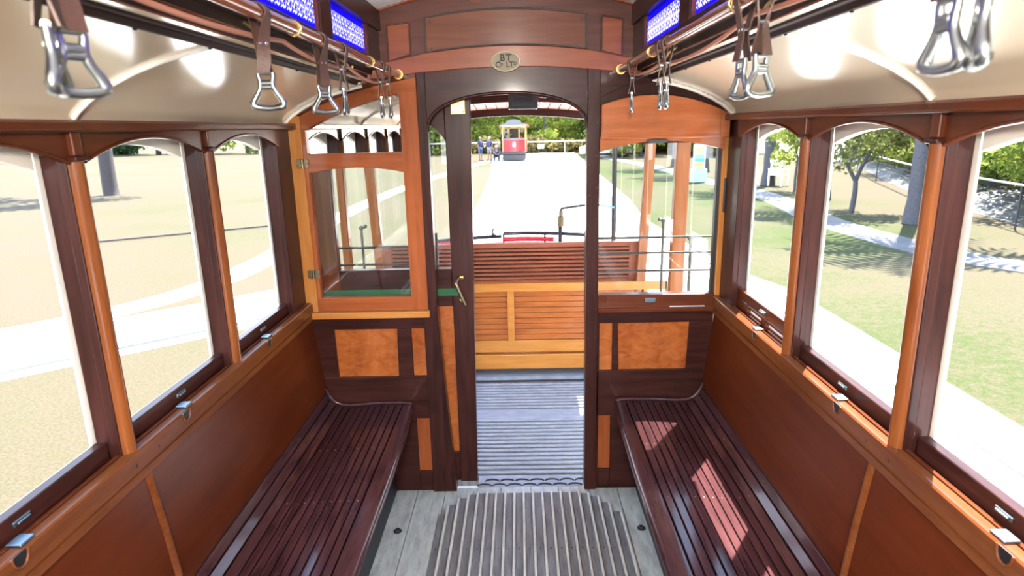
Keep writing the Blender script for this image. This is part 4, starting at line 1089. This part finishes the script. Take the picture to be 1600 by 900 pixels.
# palms by the footpath
def palm(x, y, r, H, label, fr=11):
    t = thing('palm_tree', label, 'tree', (x, y, GZ), 'palms along the footpath')
    b = Vector((x, y, GZ)); mb = MB(); P = [b+Vector((0, 0, H*i/24)) for i in range(25)]
    R = [r*(1.35 if i == 0 else 1.12 if i == 1 else 1.0-.25*i/24)+.012*(i % 2) for i in range(25)]
    mb.tube(P, R, 12); mb.build('trunk', 'bark', t, 0, 60)
    for k in range(fr):
        az = 2*PI*k/fr+rnd.uniform(-.2, .2); L_ = rnd.uniform(1.8, 2.5); el = rnd.uniform(.1, .9)
        vs, fs = [], []
        for i in range(13):
            q = i/12; rr = L_*q; zz = rr*math.tan(el)*.55-1.3*q*q*L_*.5
            c = Vector((math.cos(az)*rr, math.sin(az)*rr, H+zz)); sd = Vector((-math.sin(az), math.cos(az), 0)); wv = .62*math.sin(PI*min(1, q*.9+.08))
            for sg in (-1, 1):
                m0 = len(vs); tip = c+sd*sg*wv+Vector((math.cos(az)*.22, math.sin(az)*.22, -.25*wv))
                vs += [c, c+Vector((math.cos(az)*.12, math.sin(az)*.12, 0)), tip]; fs.append((m0, m0+1, m0+2))
        me = bpy.data.meshes.new('frond'); me.from_pydata([tuple(v) for v in vs], [], fs); me.materials.append(M['leaf_mid'])
        place_mesh('frond', me, t)
    return t
palm(9.29, 14.9, .155, 7.2, 'thick grey palm trunk nearest the tram, beside the right window post', 20)
palm(9.5, 19.9, .20, 7.5, 'grey palm trunk just left of the small crooked tree', 18)
palm(9.75, 25.0, .20, 7.5, 'grey palm trunk behind the white garden chairs', 18)
palm(9.2, 37.5, .24, 8.0, 'grey palm trunk seen between the two right platform posts', 16)
palm(8.5, 52.0, .24, 8.0, 'distant slim trunk left of the farther right platform post', 14)
palm(9.4, 32.5, .22, 8.0, 'grey palm trunk beside the pale blue stand', 16)
# small crooked tree
tk = [([(0, 0, -.05), (.04, 0, .5), (.05, .05, .85)], .075, .06), ([(.05, .05, .8), (-.2, .1, 1.25), (-.55, .0, 1.9), (-.7, 0, 2.4)], .06, .02), ([(.05, .05, .8), (.25, .1, 1.3), (.5, 0, 2.0), (.6, .1, 2.5)], .06, .02), ([(-.15, .1, 1.2), (.1, .2, 1.8), (.15, 0, 2.6)], .04, .015), ([(.25, .1, 1.25), (.7, -.1, 1.7), (1.0, 0, 2.1)], .035, .012)]
bl = [(rnd.uniform(-1.1, 1.1), rnd.uniform(-.9, .9), rnd.uniform(1.15, 2.9), .38, .38, .34) for _ in range(26)]
tree_proto('small crooked tree with sparse drooping leaves on the right lawn', None, (9.05, 17.2, GZ), 3, 'leaf_olive', bl, 2200, .12, 'bark', tk, rnd)
tk2 = [([(0, 0, -.05), (0, .02, .6), (.05, .05, 1.1)], .05, .04), ([(.05, .05, 1.1), (-.3, 0, 2.2)], .03, .012), ([(.05, .05, 1.1), (.4, 0, 2.2)], .03, .012)]
bl2 = [(rnd.uniform(-.7, .7), rnd.uniform(-.6, .6), rnd.uniform(1.0, 2.7), .4, .4, .35) for _ in range(12)]
tree_proto('young light green tree right of the white garden chairs', None, (9.75, 22.5, GZ), 3, 'leaf_bright', bl2, 900, .15, 'bark', tk2, rnd)
# left lawn
tk3 = [([(.05, 0, -.1), (0, 0, .4), (.05, 0, 2.2), (.1, 0, 3.2)], .34, .24), ([(.1, 0, 3.0), (-1.2, .4, 4.6), (-2.2, .5, 6)], .16, .05), ([(.1, 0, 3.0), (1.4, -.3, 4.7), (2.3, 0, 6)], .16, .05)]
bl3 = [(rnd.uniform(-2.6, 2.6), rnd.uniform(-2.2, 2.2), rnd.uniform(4.6, 7.2), 1.1, 1.1, .8) for _ in range(12)]
tree_proto('single dark trunked tree standing on the left lawn', None, (-17.1, 26.5, GZ), 7, 'leaf_mid', bl3, 2600, .25, 'bark_dark', tk3, rnd)
bl4 = [(rnd.uniform(-4, 4), rnd.uniform(-3, 3), rnd.uniform(.6, 5.5), 1.9, 1.9, 1.2) for _ in range(14)]
tk4 = [([(0, 0, 0), (0, 0, 3)], .35, .2), ([(0, 0, 1.2), (2, 0, 3.5)], .2, .1)]
tree_proto('broad dark tree far across the left lawn, seen in the middle left window', None, (-46, 82, GZ), 7, 'leaf_dark', bl4, 3600, .5, 'bark_dark', tk4, rnd)
bl5 = [(rnd.uniform(-4, 4), rnd.uniform(-3, 3), rnd.uniform(.7, 5.5), 1.6, 1.6, 1.2) for _ in range(13)]
tree_proto('broad grey green tree far across the lawn, seen in the farthest left window', None, (-33.2, 79, GZ), 7, 'leaf_mid', bl5, 3200, .45, 'bark_dark', tk4, rnd)
bl6 = [(rnd.uniform(-4, 4), rnd.uniform(-3, 3), rnd.uniform(.6, 5.5), 1.8, 1.8, 1.2) for _ in range(14)]
tree_proto('dark hedge like tree left of the broad one across the left lawn', None, (-55, 84, GZ), 7, 'leaf_dark', bl6, 3600, .5, 'bark_dark', tk4, rnd)
tree_proto('dark tree at the end of the left lawn, seen in the sliding door glass', None, (-9.5, 62, GZ), 7, 'leaf_mid', bl6, 3000, .4, 'bark_dark', tk4, rnd)

# wire fence on the right
fn = thing('wire_fence', 'galvanised wire fence with a pale top rail on the right', 'fence', (12.3, 19.5, GZ))
mb = MB()
mb.tube([(x, y, .20) for x, y in fence_xy], .024, 6); mb.build('top_rail', 'galv', fn, 0, 60)
for x, y in fence_xy:
    MB().tube([(x, y, GZ-.1), (x, y, .22)], .022, 6).build('fence_post', 'iron', fn, 0, 60)
mb = MB()
for z in (-.65, -.45, -.22, .0): mb.tube([(x, y, z) for x, y in fence_xy], .0035, 4)
mb.build('wires', 'iron', fn)
fn = thing('rail_fence', 'distant galvanised rail fence behind the red tram', 'fence', (2, 59, GZ))
MB().tube([(-14, 60, .32), (18, 59, .32)], .035, 6).build('top_rail', 'galv', fn)
for i in range(8): MB().tube([(-14+32*i/7, 60-i/7, GZ), (-14+32*i/7, 60-i/7, .33)], .03, 6).build('fence_post', 'galv', fn)
tag(MB().box(6.0, 6.55, 58.9, 58.93, -.25, .12).build('fence_sign', 'white_paint', None, .004, loc=(6.2, 58.9, -.1)), 'small white sign on the distant rail fence', 'sign')
bpy.data.objects['fence_sign'].location = (2.0, 58.9, -.12)
tag(MB().tube([(7.85, 16.3, GZ), (7.85, 16.3, 2.6)], .04, 10).ball((7.85, 16.3, 2.62), .06).build('white_post', 'white_paint', None, 0, 60, loc=(7.85, 16.3, GZ)), 'slim tall white post beside the footpath', 'post')

# garden chairs, white
def chair(x, y, rz, label):
    t = thing('garden_chair', label, 'chair', (x, y, GZ), 'white garden chairs under the palm'); b = Vector((x, y, GZ))
    mb = MB(); mb.box(x-.25, x+.25, y-.24, y+.24, GZ+.40, GZ+.44); mb.build('seat', 'white_paint', t, .02)
    mb = MB()
    for i in range(5): mb.box(x-.24+.10*i, x-.17+.10*i, y+.20, y+.235, GZ+.44, GZ+.92)
    mb.box(x-.26, x+.26, y+.195, y+.24, GZ+.88, GZ+.98); mb.build('backrest', 'white_paint', t, .015)
    for sx in (-1, 1):
        mb = MB().box(x+sx*.29-.03, x+sx*.29+.03, y-.28, y+.24, GZ+.62, GZ+.66); mb.build('armrest', 'white_paint', t, .01)
        for sy in (-1, 1): MB().box(x+sx*.27-.03, x+sx*.27+.03, y+sy*.22-.03, y+sy*.22+.03, GZ, GZ+(.64)).build('leg', 'white_paint', t, .008)
    t.rotation_euler = (0, 0, rz)
chair(9.3, 25.6, 1.4, 'white garden chair, left one of the pair by the palm')
chair(10.0, 24.6, 2.2, 'white garden chair, right one of the pair by the palm')
sg = thing('information_stand', 'pale blue stand with yellow and green notices beside the footpath', 'sign', (7.55, 26.8, GZ))
MB().box(7.22, 7.88, 26.7, 26.95, GZ, GZ+.55).build('base', 'pale_blue', sg, .03)
MB().box(7.30, 7.80, 26.78, 26.86, GZ+.55, GZ+1.55).build('board', 'pale_blue', sg, .01)
MB().box(7.36, 7.74, 26.77, 26.782, GZ+1.18, GZ+1.45).build('notice', 'yellow', sg); MB().box(7.36, 7.74, 26.77, 26.782, GZ+.86, GZ+1.15).build('notice', 'teal', sg); MB().box(7.36, 7.74, 26.77, 26.782, GZ+.66, GZ+.83).build('notice', 'yellow', sg)

# ------------------------------------------------------------------ the red tram down the line
tx, ty = -.28, 46.9
tm = thing('tram', 'red and cream tramcar standing on the track straight ahead', 'tram', (tx, ty, GZ))
B = lambda x0, x1, y0, y1, z0, z1: MB().box(tx+x0, tx+x1, ty+y0, ty+y1, GZ+z0, GZ+z1)
q = [-.85+.085*i for i in range(21)]
MB().band([(tx+a, ty+.25*(a/.85)**2) for a in q], [(tx+a, ty+.06+.25*(a/.85)**2) for a in q], 'z', GZ+.68, GZ+1.52).build('dash', 'red_paint', tm, 0, 40)
MB().band([(tx+a, ty-.02+.25*(a/.85)**2) for a in q], [(tx+a, ty+.05+.25*(a/.85)**2) for a in q], 'z', GZ+1.52, GZ+1.62).build('dash_rail', 'tram_grey', tm)
hl = MB().disc((tx, ty-.09, GZ+1.12), 'y', .11, .10, 18).build('headlamp', 'cream_frame', tm, .01)
text('9', tx, GZ+1.32, .22, tm, 'white_paint', ty-.012, 'fleet_number') if False else None
MB().box(tx-.09, tx+.09, ty-.02, ty-.01, GZ+1.22, GZ+1.36).build('number_panel', 'cream_frame', tm)
B(-.88, .88, -.12, .10, .50, .66).build('bumper', 'black', tm, .02)
B(-.86, .86, .1, 8.0, .15, .66).build('underframe', 'black', tm, .02)
B(-.80, .80, -.05, .06, .05, .45).build('lifeguard', 'black', tm, .01)
for sx in (-.86, .80):
    B(sx, sx+.07, .22, .30, .66, 2.48).build('pillar', 'tram_cream', tm, .01)
B(-.98, .98, 1.5, 7.0, .66, 1.5).build('body_side', 'red_paint', tm, .02)
mb = B(-.95, .95, 1.45, 1.52, 1.5, 1.62)
for a, b in ((-.95, -.80), (-.42, -.32), (.32, .42), (.80, .95)): mb.box(tx+a, tx+b, ty+1.45, ty+1.52, GZ+1.6, GZ+2.48)
mb.box(tx-.95, tx+.95, ty+1.45, ty+1.52, GZ+2.32, GZ+2.55); mb.build('end_wall', 'tram_cream', tm, .01)
B(-.34, .34, 1.53, 1.55, .66, 2.3).build('doorway', 'bark_dark', tm)
B(-.9, .9, 1.54, 1.56, 1.6, 2.35).build('glazing', 'glass', tm)
rp = [(-1.04, 2.50), (-.98, 2.60), (-.75, 2.68), (-.55, 2.71), (-.50, 2.86), (-.25, 2.94), (0, 2.96), (.25, 2.94), (.50, 2.86), (.55, 2.71), (.75, 2.68), (.98, 2.60), (1.04, 2.50)]
MB().prism([(tx+a, GZ+b) for a, b in rp], 'y', ty-.1, ty+8.4).build('roof', 'tram_grey', tm)
B(-1.02, 1.02, -.14, -.06, 2.42, 2.56).build('fascia', 'tram_cream', tm, .01)
for sx in (-1.06, .90): B(sx, sx+.18, -.17, -.05, 2.38, 2.54).build('corner_board', 'red_paint', tm, .01)
text('BT', tx, GZ+2.49, .10, tm, 'plate_ink', ty-.15) if False else None

# car parked far beyond
cr = thing('car', 'white and red car parked beyond the right lawn, mostly behind the door post', 'car', (6.9, 51, GZ))
prof = [(4.9, .28), (4.9, .75), (5.35, .86), (5.9, 1.32), (7.4, 1.36), (8.2, .92), (8.8, .84), (8.9, .3)]
MB().prism([(a, GZ+b) for a, b in prof], 'y', 50.2, 51.8).build('body', 'white_paint', cr, .05)
MB().prism([(5.55, GZ+.9), (5.98, GZ+1.26), (7.3, GZ+1.3), (7.85, GZ+.94)], 'y', 50.18, 51.82).build('window', 'black_gloss', cr)
MB().box(6.5, 6.9, 50.15, 50.2, GZ+.62, GZ+.82).box(4.86, 4.92, 50.25, 50.6, GZ+.62, GZ+.80).build('tail_lamp', 'red_paint', cr, .01)
for a in (5.6, 8.1):
    for b in (50.15, 51.65): MB().disc((a, b, GZ+.32), 'y', .32, .2, 20).build('wheel', 'black', cr, .02)

# ------------------------------------------------------------------ people beside the far tram
def skin_mesh(name, verts, edges, radii, mat, parent, root=0, sub=2):
    me = bpy.data.meshes.new(name); me.from_pydata(verts, edges, []); o = bpy.data.objects.new(name, me); COL.objects.link(o)
    o.modifiers.new('s', 'SKIN').use_smooth_shade = True
    sv = me.skin_vertices[0].data
    for i, r in enumerate(radii): sv[i].radius = (r, r) if not isinstance(r, tuple) else r
    sv[root].use_root = True
    o.modifiers.new('d', 'SUBSURF').levels = sub; o.modifiers['d'].render_levels = sub
    dg = bpy.context.evaluated_depsgraph_get(); m2 = bpy.data.meshes.new_from_object(o.evaluated_get(dg))
    bpy.data.objects.remove(o); bpy.data.meshes.remove(me)
    m2.name = name; m2.materials.clear(); m2.materials.append(M[mat])
    for p in m2.polygons: p.use_smooth = True
    r = bpy.data.objects.new(name, m2); COL.objects.link(r); r.parent = parent; OR[r.name] = OR[parent.name]
    return r
def person(label, loc, J, top, legs, hair, hat=False, rz=0, short=True):
    t = thing('person', label, 'person', loc)
    v, e, r = [], [], []
    def add(p, rad, par=None):
        v.append(tuple(p)); r.append(rad)
        if par is not None: e.append((par, len(v)-1))
        return len(v)-1
    L3 = lambda a, b, t_: tuple(a[i]+(b[i]-a[i])*t_ for i in range(3))
    pel = add(J['pel'], .12); ch = add(J['chest'], .135, pel); nk = add(J['neck'], .055, ch)
    hd_ = add(J['head'], .085, nk); add(tuple(J['head'][i]+(J['crown'][i]-J['head'][i])*1.0 for i in range(3)), .07, hd_)
    for s in ('l', 'r'):
        hp = add(J[s+'hip'], .085, pel); kn = add(J[s+'knee'], .055, hp); an = add(J[s+'ankle'], .035, kn); add(J[s+'toe'], .03, an)
        sh = add(J[s+'sho'], .055, ch); el = add(J[s+'elb'], .037, sh); wr = add(J[s+'wri'], .026, el)
        d = Vector(J[s+'wri'])-Vector(J[s+'elb']); d.normalize(); sd = d.cross(Vector((.3, .2, 1))).normalized()
        w = Vector(J[s+'wri']); pm = add(w+d*.06, .024, wr)
        for k, (off, ln) in enumerate(((-.03, .07), (-.01, .085), (.01, .08), (.028, .06))):
            f1 = add(w+d*.095+sd*off, .009, pm); add(w+d*(.095+ln)+sd*off*1.1+Vector((0, 0, -.012)), .008, f1)
        f1 = add(w+d*.055+sd*-.045, .010, pm); add(w+d*.095+sd*-.055, .008, f1)
    skin_mesh('body', v, e, r, 'skin', t)
    # nose and ears
    hp = Vector(J['head']); fc = Vector(J.get('face', (0, -1, 0)))
    o3 = OR[t.name]
    mb = MB().ball(o3+hp+fc*.085+Vector((0, 0, -.01)), .016).ball(o3+hp+fc.cross(Vector((0, 0, 1)))*.083, .022, 1, 1, 1.3).ball(o3+hp-fc.cross(Vector((0, 0, 1)))*.083, .022, 1, 1, 1.3)
    mb.build('nose_and_ears', 'skin', t, 0, 60)
    c = o3+(hp+Vector(J['crown']))/2-fc*.018+Vector((0, 0, .02))
    MB().ball(c, .098, 1, 1, .92, 14, 10).build('hat' if hat else 'hair', hair, t, 0, 60) if not hat else MB().ball(c, .10, 1, 1, .8, 14, 10).disc(c+Vector((0, 0, -.03)), 'z', .17, .015, 20).build('hat', hair, t, 0, 60)
    # shirt and trousers
    vs = [J['pel'], L3(J['pel'], J['chest'], .5), J['chest'], L3(J['chest'], J['neck'], .55)]; es = [(0, 1), (1, 2), (2, 3)]; rs = [.145, .145, .16, .085]
    for s in ('l', 'r'):
        k = len(vs); vs += [J[s+'sho'], L3(J[s+'sho'], J[s+'elb'], .75)]; es += [(2, k), (k, k+1)]; rs += [.075, .062]
    skin_mesh('shirt', vs, es, rs, top, t)
    vs = [L3(J['pel'], J['chest'], .1)]; es = []; rs = [.15]
    for s in ('l', 'r'):
        k = len(vs)
        vs += [J[s+'hip'], L3(J[s+'hip'], J[s+'knee'], .9)]; es += [(0, k), (k, k+1)]; rs += [.108, .085]
        if not short: vs += [J[s+'knee'], J[s+'ankle']]; es += [(k+1, k+2), (k+2, k+3)]; rs += [.08, .06]
    skin_mesh('shorts' if short else 'trousers', vs, es, rs, legs, t)
    mb = MB()
    for s in ('l', 'r'):
        a, b = Vector(J[s+'ankle']), Vector(J[s+'toe']); mb.ball(o3+(a+b)/2+Vector((0, 0, -.01)), .075, .7, 1.6, .6, 12, 8)
    mb.build('shoes', 'shoe', t, 0, 60)
    t.rotation_euler = (0, 0, rz)
    return t
def stand(arm=(0, 0)):
    J = dict(pel=(0, 0, .93), chest=(0, 0, 1.28), neck=(0, -.01, 1.48), head=(0, -.02, 1.60), crown=(0, -.01, 1.69))
    for s, q in (('l', -1), ('r', 1)):
        J[s+'hip'] = (q*.10, 0, .88); J[s+'knee'] = (q*.115, -.02, .49); J[s+'ankle'] = (q*.12, .01, .08); J[s+'toe'] = (q*.13, -.15, .04)
        J[s+'sho'] = (q*.195, 0, 1.39); J[s+'elb'] = (q*.26, .0, 1.12); J[s+'wri'] = (q*.24, -.08, .90)
    return J
J = stand(); J['relb'] = (.27, -.08, 1.15); J['rwri'] = (.24, -.32, 1.12)
person('person in dark shirt and blue shorts, leftmost of those beside the red tram', (-2.85, 48.6, GZ), J, 'navy', 'denim', 'hair', rz=.9)
J = stand(); J['lelb'] = (-.27, -.08, 1.15); J['lwri'] = (-.22, -.30, 1.08)
person('person in a blue shirt and pale shorts facing someone in dark clothes', (-2.15, 48.6, GZ), J, 'blue_shirt', 'pale_shorts', 'hat', hat=False, rz=-.5)
J = dict(pel=(0, .05, .42), chest=(0, -.12, .74), neck=(0, -.20, .92), head=(0, -.25, 1.03), crown=(0, -.24, 1.12))
for s, q in (('l', -1), ('r', 1)):
    J[s+'hip'] = (q*.10, .03, .40); J[s+'knee'] = (q*.18, -.32, .50); J[s+'ankle'] = (q*.16, -.08, .08); J[s+'toe'] = (q*.18, -.24, .04)
    J[s+'sho'] = (q*.19, -.15, .84); J[s+'elb'] = (q*.26, -.32, .66); J[s+'wri'] = (q*.12, -.46, .56)
person('person crouching in dark trousers and a pale hat beside the red tram', (-1.62, 47.6, GZ), J, 'blue_shirt', 'dark_cloth', 'hat', hat=True, rz=.2, short=False)
J = stand(); J['chest'] = (.10, -.05, 1.27); J['neck'] = (.18, -.08, 1.45); J['head'] = (.22, -.10, 1.57); J['crown'] = (.23, -.09, 1.66)
for s, q in (('l', -1), ('r', 1)): J[s+'sho'] = (.12+q*.19, -.06, 1.37); J[s+'elb'] = (.32+q*.12, -.20, 1.22); J[s+'wri'] = (.45+q*.10, -.25, 1.30)
person('person in navy leaning over the red dash of the far tram', (-1.12, 47.75, GZ+.55), J, 'navy', 'dark_cloth', 'hair', rz=0, short=False)
# step the leaning person stands on
B(-1.15, -.55, .55, 1.2, .42, .56).build('platform_step', 'black', tm, .01)

# ------------------------------------------------------------------ camera, sun, sky
f_px, yaw, pit, roll = 985.0, -.01497, .2495, -.0219
cy, sy, cp_, sp, cr_, sr = math.cos(yaw), math.sin(yaw), math.cos(pit), math.sin(pit), math.cos(roll), math.sin(roll)
fw = Vector((sy*cp_, cy*cp_, -sp)); rt = Vector((cy, -sy, 0)); up = rt.cross(fw)
r2, u2 = rt*cr_+up*sr, up*cr_-rt*sr
cam = bpy.data.cameras.new('camera'); co = bpy.data.objects.new('camera', cam); COL.objects.link(co)
cam.sensor_width = 36; cam.lens = f_px/1600*36; cam.clip_start = .02; cam.clip_end = 500
co.matrix_world = Matrix(((r2.x, u2.x, -fw.x, .042), (r2.y, u2.y, -fw.y, 0), (r2.z, u2.z, -fw.z, 1.65), (0, 0, 0, 1)))
cam.dof.use_dof = True; cam.dof.focus_distance = 2.4; cam.dof.aperture_fstop = 4.8
sc.camera = co

sun = bpy.data.lights.new('sun', 'SUN'); so = bpy.data.objects.new('sun', sun); COL.objects.link(so)
sun.energy = 11.0; sun.angle = math.radians(.55); sun.color = (1, .95, .87)
so.rotation_euler = Vector((.30, .45, 1)).to_track_quat('Z', 'Y').to_euler()
wd = bpy.data.worlds.new('World'); sc.world = wd; wd.use_nodes = True
nt = wd.node_tree; N, L = nt.nodes, nt.links
bg = N['Background']; tc = N.new('ShaderNodeTexCoord'); sp_ = N.new('ShaderNodeSeparateXYZ'); L.new(tc.outputs['Generated'], sp_.inputs[0])
rp_ = N.new('ShaderNodeValToRGB'); rp_.color_ramp.elements[0].position = 0; rp_.color_ramp.elements[0].color = (1, 1, 1, 1); rp_.color_ramp.elements[1].position = .6; rp_.color_ramp.elements[1].color = (.42, .62, 1, 1)
L.new(sp_.outputs['Z'], rp_.inputs['Fac']); L.new(rp_.outputs['Color'], bg.inputs['Color']); bg.inputs['Strength'].default_value = 1.8

sc.view_settings.view_transform = 'Standard'; sc.view_settings.look = 'None'; sc.view_settings.gamma = 1; sc.view_settings.use_curve_mapping = False
sc.view_settings.exposure = 2.03
sc.cycles.use_denoising = True
sc.cycles.max_bounces = 10; sc.cycles.diffuse_bounces = 6; sc.cycles.transparent_max_bounces = 24
sc.cycles.sample_clamp_indirect = 8
